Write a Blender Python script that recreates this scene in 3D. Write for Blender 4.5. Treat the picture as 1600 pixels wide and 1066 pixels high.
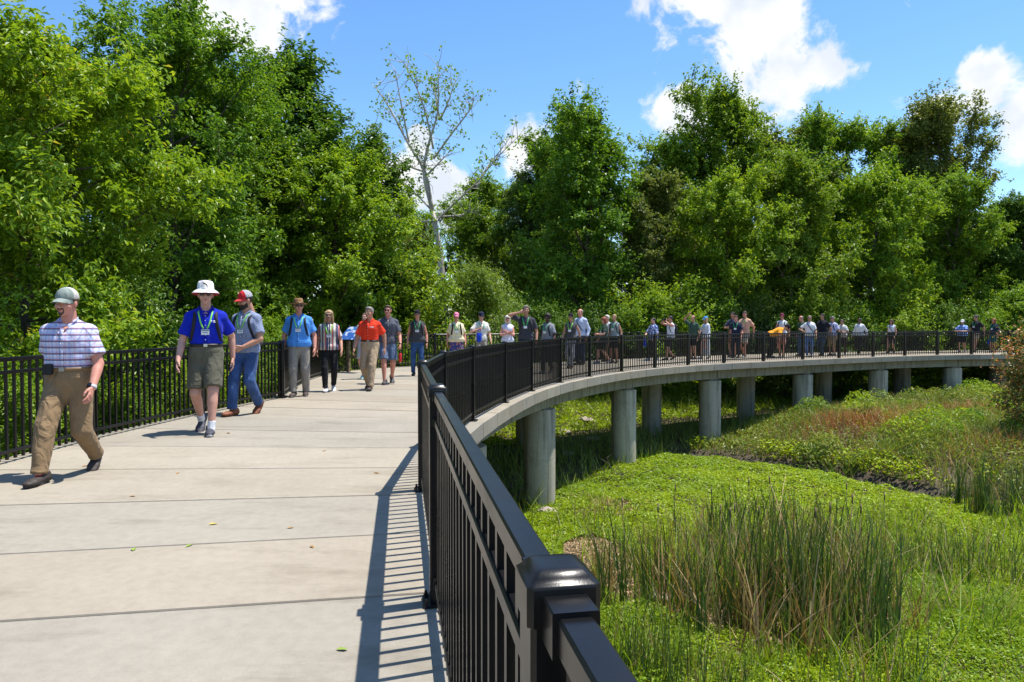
import bpy, math, random
import numpy as np

# ------------------------------------------------------------------ clean start
for _o in list(bpy.data.objects):
    bpy.data.objects.remove(_o)
scene = bpy.context.scene
COL = scene.collection
R = math.radians

# ------------------------------------------------------------------ camera (photo 1600x1066, f = 1067 px)
CAM_H = 1.38
FPX = 1067.0
HORIZON = 507.0
cam_data = bpy.data.cameras.new('camera')
cam_data.sensor_width = 36.0
cam_data.lens = 24.0
cam_data.clip_start = 0.05
cam_data.clip_end = 3000.0
cam = bpy.data.objects.new('camera', cam_data)
COL.objects.link(cam)
cam.location = (0, 0, CAM_H)
cam.rotation_euler = (R(90) - math.atan((533 - HORIZON) / FPX), 0, 0)
scene.camera = cam

# ------------------------------------------------------------------ sun, sky
SUN_DIR = np.array([0.355, 0.125, 1.15]); SUN_DIR /= np.linalg.norm(SUN_DIR)
SUN_EL = math.asin(SUN_DIR[2]); SUN_AZ = math.atan2(SUN_DIR[0], SUN_DIR[1])
sd = bpy.data.lights.new('sun', 'SUN')
sd.energy = 5.0
sd.angle = R(0.53)
sd.color = (1.0, 0.955, 0.88)
sun = bpy.data.objects.new('sun', sd)
COL.objects.link(sun)
sun.rotation_euler = (0, 0, 0)
from mathutils import Vector, Matrix
sun.rotation_euler = Vector(tuple(SUN_DIR)).to_track_quat('Z', 'Y').to_euler()
sun.location = (10, 5, 40)

world = bpy.data.worlds.new('World'); scene.world = world
world.use_nodes = True
wn = world.node_tree.nodes; wl = world.node_tree.links
for n in list(wn): wn.remove(n)

def wnode(t, **kw):
    n = wn.new(t)
    for k, v in kw.items(): setattr(n, k, v)
    return n
w_out = wnode('ShaderNodeOutputWorld'); w_bg = wnode('ShaderNodeBackground')
w_bg.inputs['Strength'].default_value = 0.115
w_sky = wnode('ShaderNodeTexSky'); w_sky.sky_type = 'NISHITA'; w_sky.sun_disc = False
w_sky.sun_elevation = SUN_EL; w_sky.sun_rotation = SUN_AZ
w_sky.air_density = 1.0; w_sky.dust_density = 0.25; w_sky.ozone_density = 2.4; w_sky.altitude = 200
w_hsv = wnode('ShaderNodeHueSaturation'); w_hsv.inputs['Saturation'].default_value = 1.2; w_hsv.inputs['Value'].default_value = 1.3
wl.new(w_sky.outputs[0], w_hsv.inputs['Color'])
w_tc = wnode('ShaderNodeTexCoord')
w_n1 = wnode('ShaderNodeTexNoise'); w_n1.inputs['Scale'].default_value = 9.0; w_n1.inputs['Detail'].default_value = 6.0
w_n1.inputs['Roughness'].default_value = 0.62; w_n1.inputs['Distortion'].default_value = 0.35
wl.new(w_tc.outputs['Generated'], w_n1.inputs['Vector'])

def sky_dir(px, py):
    v = np.array([(px - 800) / FPX, 1.0, (HORIZON - py) / FPX]); return v / np.linalg.norm(v)
# fair weather cumulus: a few seen in the picture, others all round the sky (direction, angular radius)
CLOUDS = [(sky_dir(340, 18), .085), (sky_dir(430, -25), .10), (sky_dir(390, 50), .05),
          (sky_dir(1105, -25), .085), (sky_dir(1170, 70), .075), (sky_dir(1215, 130), .08), (sky_dir(1290, 112), .05), (sky_dir(1055, 172), .045),
          (sky_dir(1535, 162), .052), (sky_dir(1600, 175), .062), (sky_dir(1480, 182), .035),
          (sky_dir(822, 240), .045), (sky_dir(700, 305), .05), (sky_dir(605, 295), .05), (sky_dir(655, 218), .02)]
_rs = random.Random(11)
for k in range(10):
    a = R(55) + k * R(255) / 9 + _rs.uniform(-.08, .08); e = R(_rs.uniform(14, 52))
    CLOUDS.append((np.array([math.sin(a) * math.cos(e), math.cos(a) * math.cos(e), math.sin(e)]), _rs.uniform(.07, .14)))
w_prev = None
for c, rad in CLOUDS:
    dot = wnode('ShaderNodeVectorMath', operation='DISTANCE'); dot.inputs[1].default_value = tuple(c)
    wl.new(w_tc.outputs['Generated'], dot.inputs[0])
    mr = wnode('ShaderNodeMapRange'); mr.inputs['From Min'].default_value = 0.0; mr.inputs['From Max'].default_value = rad * 1.55
    mr.inputs['To Min'].default_value = 1.0; mr.inputs['To Max'].default_value = 0.0
    wl.new(dot.outputs['Value'], mr.inputs['Value'])
    if w_prev is None: w_prev = mr.outputs[0]
    else:
        mx = wnode('ShaderNodeMath', operation='SMOOTH_MAX'); mx.inputs[2].default_value = 0.15
        wl.new(w_prev, mx.inputs[0]); wl.new(mr.outputs[0], mx.inputs[1]); w_prev = mx.outputs[0]
w_mul = wnode('ShaderNodeMath', operation='MULTIPLY_ADD'); w_mul.inputs[1].default_value = 2.3; w_mul.inputs[2].default_value = -1.15
wl.new(w_n1.outputs[0], w_mul.inputs[0])
w_add = wnode('ShaderNodeMath', operation='ADD'); wl.new(w_prev, w_add.inputs[0]); wl.new(w_mul.outputs[0], w_add.inputs[1])
w_msk = wnode('ShaderNodeMapRange'); w_msk.interpolation_type = 'SMOOTHSTEP'
w_msk.inputs['From Min'].default_value = 0.36; w_msk.inputs['From Max'].default_value = 0.66
wl.new(w_add.outputs[0], w_msk.inputs['Value'])
w_n2 = wnode('ShaderNodeTexNoise'); w_n2.inputs['Scale'].default_value = 14.0; w_n2.inputs['Detail'].default_value = 6.0
wl.new(w_tc.outputs['Generated'], w_n2.inputs['Vector'])
w_cr = wnode('ShaderNodeValToRGB')
w_cr.color_ramp.elements[0].position = .36; w_cr.color_ramp.elements[0].color = (4.6, 5.0, 5.6, 1)
w_cr.color_ramp.elements[1].position = .56; w_cr.color_ramp.elements[1].color = (6.1, 6.15, 6.2, 1)
wl.new(w_n2.outputs[0], w_cr.inputs[0])
w_mix = wnode('ShaderNodeMix', data_type='RGBA')
wl.new(w_msk.outputs[0], w_mix.inputs[0]); wl.new(w_hsv.outputs[0], w_mix.inputs[6]); wl.new(w_cr.outputs[0], w_mix.inputs[7])
wl.new(w_mix.outputs[2], w_bg.inputs['Color']); wl.new(w_bg.outputs[0], w_out.inputs[0])

scene.view_settings.view_transform = 'Standard'
scene.view_settings.look = 'None'
scene.view_settings.exposure = 0.62
scene.view_settings.gamma = 1.0
scene.view_settings.use_curve_mapping = False
scene.render.engine = 'CYCLES'
cy = scene.cycles
cy.max_bounces = 6; cy.diffuse_bounces = 3; cy.glossy_bounces = 3; cy.transmission_bounces = 3; cy.transparent_max_bounces = 4
cy.caustics_reflective = False; cy.caustics_refractive = False
world.cycles.sampling_method = 'MANUAL'; world.cycles.sample_map_resolution = 512

# ------------------------------------------------------------------ helpers
def tag(o, label=None, category=None, group=None, kind=None):
    if label: o['label'] = label
    if category: o['category'] = category
    if group: o['group'] = group
    if kind: o['kind'] = kind
    return o

def link(o, parent=None):
    COL.objects.link(o)
    if parent is not None: o.parent = parent
    return o

def obj(name, mesh, parent=None, mat=None, loc=None, rot=None, scale=None):
    o = bpy.data.objects.new(name, mesh)
    if mat is not None and mesh is not None and len(mesh.materials) == 0: mesh.materials.append(mat)
    if loc is not None: o.location = loc
    if rot is not None: o.rotation_euler = rot
    if scale is not None: o.scale = scale
    return link(o, parent)

def empty(name, loc=(0, 0, 0), rz=0.0):
    o = bpy.data.objects.new(name, None); o.empty_display_size = .2
    o.location = loc; o.rotation_euler = (0, 0, rz)
    return link(o)

def mesh_np(name, V, F, smooth=False, attrs=None, mats=None, mat_idx=None):
    """V (n,3), F (m,k) one polygon size, or a list of arrays with different sizes"""
    me = bpy.data.meshes.new(name)
    V = np.ascontiguousarray(V, dtype=np.float32)
    Fs = F if isinstance(F, list) else [F]
    Fs = [np.asarray(f, dtype=np.int32) for f in Fs if len(f)]
    me.vertices.add(len(V)); me.vertices.foreach_set('co', V.ravel())
    nl = sum(f.size for f in Fs); nf = sum(len(f) for f in Fs)
    me.loops.add(nl); me.loops.foreach_set('vertex_index', np.concatenate([f.ravel() for f in Fs]))
    starts = []; st = 0
    for f in Fs:
        starts.append(st + np.arange(len(f), dtype=np.int32) * f.shape[1]); st += f.size
    me.polygons.add(nf); me.polygons.foreach_set('loop_start', np.concatenate(starts).astype(np.int32))
    me.polygons.foreach_set('use_smooth', np.full(nf, bool(smooth), dtype=bool))
    if attrs:
        for k, a in attrs.items():
            at = me.attributes.new(k, 'FLOAT', 'POINT'); at.data.foreach_set('value', np.ascontiguousarray(a, dtype=np.float32))
    for m in (mats or []): me.materials.append(m)
    if mat_idx is not None: me.polygons.foreach_set('material_index', np.asarray(mat_idx, dtype=np.int32))
    me.update(calc_edges=True); me.validate()
    return me

class MB:
    """collects boxes, tubes and lofts as one mesh"""
    def __init__(s): s.v = []; s.f4 = []; s.f3 = []; s.n = 0
    def add(s, V, F4=None, F3=None):
        V = np.asarray(V, float)
        if F4 is not None and len(F4): s.f4.append(np.asarray(F4) + s.n)
        if F3 is not None and len(F3): s.f3.append(np.asarray(F3) + s.n)
        s.v.append(V); s.n += len(V)
    def frame_box(s, c, ax, ay, az, hx, hy, hz, bev=0.0):
        c, ax, ay, az = [np.asarray(q, float) for q in (c, ax, ay, az)]
        if bev <= 0:
            q = [(i, j, k) for k in (-1, 1) for j in (-1, 1) for i in (-1, 1)]
            V = [c + ax * i * hx + ay * j * hy + az * k * hz for i, j, k in q]
            s.add(V, [(0, 2, 3, 1), (4, 5, 7, 6), (0, 1, 5, 4), (2, 6, 7, 3), (0, 4, 6, 2), (1, 3, 7, 5)])
        else:  # long edges (along az) bevelled: octagonal section
            sec = [(hx - bev, -hy), (hx, -hy + bev), (hx, hy - bev), (hx - bev, hy), (-hx + bev, hy), (-hx, hy - bev), (-hx, -hy + bev), (-hx + bev, -hy)]
            V = [c + ax * a + ay * b + az * hz * k for k in (-1, 1) for a, b in sec]
            F = [(i, (i + 1) % 8, 8 + (i + 1) % 8, 8 + i) for i in range(8)]
            F += [(0, 7, 4, 3), (0, 3, 2, 1), (4, 7, 6, 5), (8, 11, 12, 15), (8, 9, 10, 11), (12, 13, 14, 15)]
            s.add(V, F)
    def box(s, lo, hi, bev=0.0):
        lo = np.array(lo, float); hi = np.array(hi, float); h = (hi - lo) / 2
        s.frame_box((lo + hi) / 2, (1, 0, 0), (0, 1, 0), (0, 0, 1), h[0], h[1], h[2], bev)
    def tube(s, pts, rad, n=8, cap=True):
        pts = np.asarray(pts, float); rad = np.broadcast_to(np.asarray(rad, float), (len(pts),))
        T = np.gradient(pts, axis=0); T /= np.linalg.norm(T, axis=1)[:, None] + 1e-9
        up = np.array([0, 0, 1.0]) if abs(T[0][2]) < .9 else np.array([1.0, 0, 0])
        V = []; a = np.arange(n) * 2 * math.pi / n
        u = np.cross(T[0], up); u /= np.linalg.norm(u)
        for p, t, r in zip(pts, T, rad):
            u = u - t * np.dot(u, t); u /= np.linalg.norm(u) + 1e-9; w = np.cross(t, u)
            V.append(p + r * (np.cos(a)[:, None] * u + np.sin(a)[:, None] * w))
        V = np.concatenate(V); F = []
        i = np.arange(n); j = (i + 1) % n
        for k in range(len(pts) - 1):
            F.append(np.stack([k * n + i, k * n + j, (k + 1) * n + j, (k + 1) * n + i], 1))
        F = np.concatenate(F)
        b = len(V); V = np.vstack([V, pts[:1], pts[-1:]]); m = (len(pts) - 1) * n
        F3 = np.concatenate([np.stack([j, i, np.full(n, b)], 1), np.stack([m + i, m + j, np.full(n, b + 1)], 1)]) if cap else None
        s.add(V, F, F3)
    def lathe(s, prof, n=24, c=(0, 0, 0)):
        prof = np.asarray(prof, float); a = np.arange(n) * 2 * math.pi / n; c = np.asarray(c, float)
        V = np.concatenate([np.stack([r * np.cos(a), r * np.sin(a), np.full(n, z)], 1) + c for r, z in prof])
        i = np.arange(n); j = (i + 1) % n
        F = np.concatenate([np.stack([k * n + i, k * n + j, (k + 1) * n + j, (k + 1) * n + i], 1) for k in range(len(prof) - 1)])
        s.add(V, F)
    def mesh(s, name, mats=None, smooth=False):
        F = []
        if s.f4: F.append(np.concatenate(s.f4))
        if s.f3: F.append(np.concatenate(s.f3))
        return mesh_np(name, np.concatenate(s.v), F, smooth, mats=mats)

# ------------------------------------------------------------------ materials
def new_mat(name):
    m = bpy.data.materials.new(name); m.use_nodes = True
    nt = m.node_tree; b = nt.nodes['Principled BSDF']
    return m, nt, b
def N(nt, t, **kw):
    n = nt.nodes.new(t)
    for k, v in kw.items(): setattr(n, k, v)
    return n
def noise(nt, scale, detail=5, rough=.55, coord='Object', vec=None):
    n = N(nt, 'ShaderNodeTexNoise'); n.inputs['Scale'].default_value = scale; n.inputs['Detail'].default_value = detail; n.inputs['Roughness'].default_value = rough
    if vec is None:
        tc = N(nt, 'ShaderNodeTexCoord'); vec = tc.outputs[coord]
    nt.links.new(vec, n.inputs['Vector']); return n
def ramp(nt, src, stops):
    r = N(nt, 'ShaderNodeValToRGB'); e = r.color_ramp.elements
    while len(e) < len(stops): e.new(0.5)
    for q, (p, c) in zip(e, stops): q.position = p; q.color = (c[0], c[1], c[2], 1)
    nt.links.new(src, r.inputs[0]); return r
def mixc(nt, fac, a, b, mode='MIX'):
    m = N(nt, 'ShaderNodeMix', data_type='RGBA', blend_type=mode)
    for s, v in ((0, fac), (6, a), (7, b)):
        if hasattr(v, 'links') or hasattr(v, 'is_output'): nt.links.new(v, m.inputs[s])
        elif s == 0: m.inputs[0].default_value = v
        else: m.inputs[s].default_value = (v[0], v[1], v[2], 1)
    return m.outputs[2]
def bump(nt, b, height, strength=.2, dist=.01):
    n = N(nt, 'ShaderNodeBump'); n.inputs['Strength'].default_value = strength; n.inputs['Distance'].default_value = dist
    nt.links.new(height, n.inputs['Height']); nt.links.new(n.outputs[0], b.inputs['Normal'])

def mat_concrete(name, base, dark, stain=0.0):
    m, nt, b = new_mat(name)
    geo = N(nt, 'ShaderNodeNewGeometry')
    n1 = noise(nt, .9, 6, .6, vec=geo.outputs['Position']); n2 = noise(nt, 14, 6, .65, vec=geo.outputs['Position']); n3 = noise(nt, 260, 2, .5, vec=geo.outputs['Position'])
    c = ramp(nt, n1.outputs[0], [(.3, dark), (.68, base)]).outputs[0]
    c = mixc(nt, .35, c, ramp(nt, n2.outputs[0], [(.35, [q * .72 for q in base]), (.6, base)]).outputs[0])
    mp0 = N(nt, 'ShaderNodeMapping'); mp0.inputs['Scale'].default_value = (.5, 2.2, 1); nt.links.new(geo.outputs['Position'], mp0.inputs['Vector'])
    n5 = noise(nt, 1.4, 8, .7, vec=mp0.outputs[0]); c = mixc(nt, .55, c, ramp(nt, n5.outputs[0], [(.34, (.66, .64, .60)), (.47, (1, 1, 1)), (.62, (1, 1, 1)), (.74, (1.12, 1.11, 1.08))]).outputs[0], 'MULTIPLY')
    oi = N(nt, 'ShaderNodeObjectInfo')
    tint = ramp(nt, oi.outputs['Random'], [(0, (.84, .85, .86)), (.4, (1, .985, .95)), (.7, (.86, .83, .79)), (1, (1.0, .97, .93))]).outputs[0]
    c = mixc(nt, 1.0, c, tint, 'MULTIPLY')
    sp = ramp(nt, n3.outputs[0], [(.34, (.62, .6, .56)), (.44, (1, 1, 1))]).outputs[0]
    c = mixc(nt, .5, c, sp, 'MULTIPLY')
    if stain:
        mp = N(nt, 'ShaderNodeMapping'); mp.inputs['Scale'].default_value = (3.2, 3.2, .22); nt.links.new(geo.outputs['Position'], mp.inputs['Vector'])
        n4 = noise(nt, 1.6, 7, .65, vec=mp.outputs[0])
        st = ramp(nt, n4.outputs[0], [(.36, (.28, .27, .23)), (.52, (1, 1, 1))]).outputs[0]
        c = mixc(nt, stain, c, st, 'MULTIPLY')
    nt.links.new(c, b.inputs['Base Color'])
    b.inputs['Roughness'].default_value = .85; b.inputs['Specular IOR Level'].default_value = .25
    a = N(nt, 'ShaderNodeMath', operation='ADD'); nt.links.new(n2.outputs[0], a.inputs[0]); nt.links.new(n3.outputs[0], a.inputs[1])
    bump(nt, b, a.outputs[0], .25, .004)
    return m
def mat_simple(name, col, rough=.6, spec=.4, metal=0.0, nscale=0, namp=.25, bmp=0.0, bscale=60, sheen=0.0):
    m, nt, b = new_mat(name)
    b.inputs['Roughness'].default_value = rough; b.inputs['Specular IOR Level'].default_value = spec; b.inputs['Metallic'].default_value = metal
    b.inputs['Sheen Weight'].default_value = sheen
    if nscale:
        n = noise(nt, nscale, 4); lo = [q * (1 - namp) for q in col]; hi = [min(1, q * (1 + namp)) for q in col]
        nt.links.new(ramp(nt, n.outputs[0], [(.3, lo), (.7, hi)]).outputs[0], b.inputs['Base Color'])
    else: b.inputs['Base Color'].default_value = (*col, 1)
    if bmp:
        n = noise(nt, bscale, 4); bump(nt, b, n.outputs[0], bmp, .02)
    return m
_mc = {}
def mat_cloth(col, kind='plain', col2=None, rough=.85):
    key = (tuple(round(c, 3) for c in col), kind, tuple(col2) if col2 else None)
    if key in _mc: return _mc[key]
    m, nt, b = new_mat('cloth_' + kind)
    tc = N(nt, 'ShaderNodeTexCoord')
    n1 = noise(nt, 9, 4, .6, vec=tc.outputs['Object'])
    c = ramp(nt, n1.outputs[0], [(.3, [q * .85 for q in col]), (.7, [min(1, q * 1.08) for q in col])]).outputs[0]
    sx = N(nt, 'ShaderNodeSeparateXYZ'); nt.links.new(tc.outputs['Object'], sx.inputs[0])
    def stripes(out, freq, width, off=0.0):
        a = N(nt, 'ShaderNodeMath', operation='MULTIPLY_ADD'); a.inputs[1].default_value = freq; a.inputs[2].default_value = off; nt.links.new(out, a.inputs[0])
        f = N(nt, 'ShaderNodeMath', operation='FRACT'); nt.links.new(a.outputs[0], f.inputs[0])
        l = N(nt, 'ShaderNodeMath', operation='LESS_THAN'); l.inputs[1].default_value = width; nt.links.new(f.outputs[0], l.inputs[0]); return l.outputs[0]
    if kind == 'plaid':     # white shirt, navy / maroon horizontal stripes, pale blue vertical ones
        c = mixc(nt, .35, c, (.45, .5, .8), 'MIX') if False else c
        v = stripes(sx.outputs['X'], 14.5, .2); v2 = stripes(sx.outputs['X'], 14.5, .16, .45)
        mm = N(nt, 'ShaderNodeMath', operation='MULTIPLY'); mm.inputs[1].default_value = .5; nt.links.new(v, mm.inputs[0]); c = mixc(nt, mm.outputs[0], c, (.24, .30, .62))
        mm = N(nt, 'ShaderNodeMath', operation='MULTIPLY'); mm.inputs[1].default_value = .45; nt.links.new(v2, mm.inputs[0]); c = mixc(nt, mm.outputs[0], c, (.62, .3, .42))
        h0 = stripes(sx.outputs['Z'], 18.0, .3, .7); mm = N(nt, 'ShaderNodeMath', operation='MULTIPLY'); mm.inputs[1].default_value = .35; nt.links.new(h0, mm.inputs[0]); c = mixc(nt, mm.outputs[0], c, (.28, .33, .68))
        h = stripes(sx.outputs['Z'], 18.0, .2); mm = N(nt, 'ShaderNodeMath', operation='MULTIPLY'); mm.inputs[1].default_value = .85; nt.links.new(h, mm.inputs[0]); c = mixc(nt, mm.outputs[0], c, (.05, .04, .13))
        h2 = stripes(sx.outputs['Z'], 18.0, .11, -.2); mm = N(nt, 'ShaderNodeMath', operation='MULTIPLY'); mm.inputs[1].default_value = .7; nt.links.new(h2, mm.inputs[0]); c = mixc(nt, mm.outputs[0], c, (.42, .1, .12))
    elif kind == 'check':
        c = mixc(nt, stripes(sx.outputs['X'], 9, .42), c, col2, 'MULTIPLY'); c = mixc(nt, stripes(sx.outputs['Z'], 9, .42), c, col2, 'MULTIPLY')
    elif kind == 'stripes':
        c = mixc(nt, stripes(sx.outputs['X'], 15, .34), c, (.02, .02, .05)); c = mixc(nt, stripes(sx.outputs['X'], 7.5, .17, .6), c, (.55, .16, .12))
        c = mixc(nt, stripes(sx.outputs['X'], 5, .12, .2), c, (.06, .07, .2))
    elif kind == 'pattern':
        vv = N(nt, 'ShaderNodeTexVoronoi'); vv.inputs['Scale'].default_value = 16; nt.links.new(tc.outputs['Object'], vv.inputs['Vector'])
        c = mixc(nt, ramp(nt, vv.outputs['Distance'], [(.35, (0, 0, 0)), (.42, (1, 1, 1))]).outputs[0], c, col2)
    elif kind == 'denim':
        n5 = noise(nt, 5, 3, .5, vec=tc.outputs['Object'])
        c = mixc(nt, ramp(nt, n5.outputs[0], [(.42, (0, 0, 0)), (.7, (.6, .6, .6))]).outputs[0], c, [min(1, q * 2.0 + .02) for q in col])
    nt.links.new(c, b.inputs['Base Color'])
    b.inputs['Roughness'].default_value = rough; b.inputs['Specular IOR Level'].default_value = .2; b.inputs['Sheen Weight'].default_value = .05
    mp = N(nt, 'ShaderNodeMapping'); mp.inputs['Scale'].default_value = (1.0, 1.0, .55); mp.inputs['Rotation'].default_value = (.35, .5, 0); nt.links.new(tc.outputs['Object'], mp.inputs['Vector'])
    n2 = noise(nt, 7.5, 3, .5, vec=mp.outputs[0]); n2.inputs['Distortion'].default_value = 1.2
    bump(nt, b, n2.outputs[0], .9, .05)
    _mc[key] = m
    return m
_ms = {}
def mat_skin(tone):
    key = tuple(tone)
    if key in _ms: return _ms[key]
    m, nt, b = new_mat('skin')
    n1 = noise(nt, 14, 4)
    c = ramp(nt, n1.outputs[0], [(.32, [tone[0] * .95, tone[1] * .82, tone[2] * .8]), (.68, tone)]).outputs[0]
    nt.links.new(c, b.inputs['Base Color']); b.inputs['Roughness'].default_value = .5; b.inputs['Specular IOR Level'].default_value = .35
    b.inputs['Subsurface Weight'].default_value = .06; b.inputs['Subsurface Radius'].default_value = (.02, .008, .004)
    _ms[key] = m
    return m
M = {}
M['deck'] = mat_concrete('deck_concrete', (.362, .325, .265), (.28, .25, .203))
M['pier'] = mat_concrete('pier_concrete', (.53, .475, .38), (.40, .36, .285), .7)
M['beam'] = mat_concrete('beam_concrete', (.35, .315, .245), (.25, .225, .175), .6)
def mat_black_metal():
    m, nt, b = new_mat('black_powder_coat')
    n = noise(nt, 3.0, 5, .6); 
    nt.links.new(ramp(nt, n.outputs[0], [(.3, (.004, .004, .0045)), (.75, (.010, .0095, .0095))]).outputs[0], b.inputs['Base Color'])
    nt.links.new(ramp(nt, n.outputs[0], [(.3, (.24, .24, .24)), (.7, (.36, .36, .36))]).outputs[0], b.inputs['Roughness'])
    b.inputs['Specular IOR Level'].default_value = .30
    n2 = noise(nt, 380, 2, .5); bump(nt, b, n2.outputs[0], .06, .002)
    return m
M['metal'] = mat_black_metal()
M['bolt'] = mat_simple('zinc_bolt', (.35, .35, .36), .4, .5, .9)

# ------------------------------------------------------------------ plan of the walkway (x across, y into the picture, metres; deck top z = 0)
POSTS = np.array([(.924, -4.08), (.493, -1.6), (.055, .84), (-.369, 3.36), (-.74, 5.65), (-.78, 7.75), (-.57, 9.75), (-.13, 12.0), (.40, 14.1), (1.14, 16.15), (2.05, 18.05),
                  (3.2, 19.95), (4.52, 21.6), (5.95, 23.05), (7.55, 24.3), (9.4, 25.5), (11.4, 26.75), (13.4, 27.95), (15.4, 29.1), (17.3, 30.05), (19.2, 30.8), (21.15, 31.4), (23.2, 31.85), (25.4, 32.25), (27.7, 32.55), (30, 32.8), (33, 33.0), (36, 33.1)])
def catmull(P, m=24):
    P = np.asarray(P, float); Q = np.vstack([2 * P[0] - P[1], P, 2 * P[-1] - P[-2]]); out = []
    for i in range(1, len(Q) - 2):
        p0, p1, p2, p3 = Q[i - 1:i + 3]
        for t in np.arange(m) / m:
            out.append(.5 * ((2 * p1) + (-p0 + p2) * t + (2 * p0 - 5 * p1 + 4 * p2 - p3) * t * t + (-p0 + 3 * p1 - 3 * p2 + p3) * t ** 3))
    out.append(P[-1]); return np.array(out)
CUR = catmull(POSTS)
CS = np.concatenate([[0], np.cumsum(np.linalg.norm(np.diff(CUR, axis=0), axis=1))])
_tan = np.gradient(CUR, axis=0); _tan /= np.linalg.norm(_tan, axis=1)[:, None]
for _ in range(30): _tan[1:-1] = (_tan[:-2] + _tan[1:-1] * 2 + _tan[2:]) / 4
_tan /= np.linalg.norm(_tan, axis=1)[:, None]
def cpos(s): return np.array([np.interp(s, CS, CUR[:, 0]), np.interp(s, CS, CUR[:, 1])])
def ctan(s):
    t = np.array([np.interp(s, CS, _tan[:, 0]), np.interp(s, CS, _tan[:, 1])]); return t / np.linalg.norm(t)
def cnor(s): t = ctan(s); return np.array([-t[1], t[0]])
def coff(s, o): return cpos(s) + cnor(s) * o
S_POST = [CS[i * 24] for i in range(len(POSTS))]
# the outer edge: parallel to the inner one, with a look-out that swells to the left
W = 4.25
s_corner = min(np.arange(5, 25, .02), key=lambda s: abs(coff(s, W)[1] - 12.76))
s_join = S_POST[12] + .5
OUTER = [coff(s, W) for s in np.arange(0, s_corner, .4)] + [coff(s_corner, W)]
CORNER_I = len(OUTER) - 1
OUTER += [np.array(p) for p in [(-4.76, 15.0), (-5.12, 17.5), (-5.0, 19.9), (-3.9, 21.9), (-2.2, 23.2), (-.2, 24.0)]]
OUTER += [coff(s, 4.1) for s in np.arange(s_join, CS[-1], .4)]
OUTER = np.array(OUTER)
OS = np.concatenate([[0], np.cumsum(np.linalg.norm(np.diff(OUTER, axis=0), axis=1))])
def opos(s): return np.array([np.interp(s, OS, OUTER[:, 0]), np.interp(s, OS, OUTER[:, 1])])
def ray_outer(p, n):
    a = OUTER[:-1]; b = OUTER[1:]; d = b - a; best = 99
    den = n[0] * d[:, 1] - n[1] * d[:, 0]; q = a - p
    with np.errstate(divide='ignore', invalid='ignore'):
        t = (q[:, 0] * d[:, 1] - q[:, 1] * d[:, 0]) / den; u = (q[:, 0] * n[1] - q[:, 1] * n[0]) / den
    ok = (t > 1) & (u >= -1e-6) & (u <= 1 + 1e-6)
    return t[ok].min() if ok.any() else W

# ------------------------------------------------------------------ terrain
CHANNEL = np.array([(-6, 26.5), (1, 24.6), (4, 23.3), (7, 22.2), (9.3, 19.9), (11.0, 17.0), (13.5, 15.6), (18, 14.2), (30, 12)])
def poly_dist(X, Y, P):
    """distance to a polyline and signed side (left positive)"""
    D = np.full(X.shape, 1e9); S = np.zeros(X.shape)
    for (ax, ay), (bx, by) in zip(P[:-1], P[1:]):
        dx, dy = bx - ax, by - ay; L2 = dx * dx + dy * dy
        t = np.clip(((X - ax) * dx + (Y - ay) * dy) / L2, 0, 1)
        ex, ey = X - ax - t * dx, Y - ay - t * dy; d = np.hypot(ex, ey); m = d < D
        D = np.where(m, d, D); S = np.where(m, dx * ey - dy * ex, S)
    return D, np.sign(S)
def sstep(x, a, b):
    t = np.clip((x - a) / (b - a), 0, 1); return t * t * (3 - 2 * t)
_rng = np.random.default_rng(5)
_wv = [(_rng.uniform(.15, 2.2), _rng.uniform(0, 6.28), _rng.uniform(0, 6.28)) for _ in range(22)]
def wob(X, Y, f0=1.0):
    z = np.zeros(np.shape(X))
    for f, a, p in _wv: z = z + np.sin((X * math.cos(a) + Y * math.sin(a)) * f * f0 + p) / (f + .6)
    return z / 9.0
CURC = CUR[::8]
def ground_z(X, Y):
    X = np.asarray(X, float); Y = np.asarray(Y, float)
    d, sg = poly_dist(X, Y, CURC); w = d * sg
    near = 1 - sstep(Y, 7.5, 13.5); near = np.where(Y < 0, 1, near)
    left = sstep(-X, 4.5, 8.5) * (1 - sstep(Y, 20, 32)); near = np.maximum(near, left)
    zn = -2.95 + 2.15 * sstep(w, .6, 4.0)
    zf = -2.95 + .75 * sstep(w, 3.5, 9) + .9 * sstep(w, 9, 18)
    z = zn * near + zf * (1 - near)
    cd, cs = poly_dist(X, Y, CHANNEL)
    far = (cs > 0)
    z = z + np.where(far, .85 * sstep(cd, .4, 4.0) * sstep(X, 6.5, 11.5), 0) * (1 - sstep(w, -1, 3))
    z = z + .5 * sstep(X, 16, 26) * (1 - sstep(w, -1, 3)) * far
    z = z - .32 * (1 - sstep(cd, .3, .95)) * sstep(X, 3.5, 6.5)
    z = z + .07 * wob(X, Y, 1.0) + .05 * wob(Y + 9, X, 2.3)
    return z
gx = np.concatenate([[-600, -300, -150, -90, -60], np.arange(-45, -8, 1.0), np.arange(-8, 30, .25), np.arange(30, 62, 1.0), [70, 90, 150, 300, 600]])
gy = np.concatenate([[-200, -60, -25], np.arange(-12, 4, 1.0), np.arange(4, 40, .25), np.arange(40, 75, 1.0), [80, 100, 150, 300, 600, 1200]])
GX, GY = np.meshgrid(gx, gy, indexing='ij'); GZ = ground_z(GX, GY)
nx, ny = GX.shape; idx = np.arange(nx * ny).reshape(nx, ny)
gF = np.stack([idx[:-1, :-1], idx[1:, :-1], idx[1:, 1:], idx[:-1, 1:]], -1).reshape(-1, 4)
_cd, _cs = poly_dist(GX, GY, CHANNEL)
wet = (1 - sstep(_cd, .25, 1.1)) * sstep(GX, 3, 6)
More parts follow.
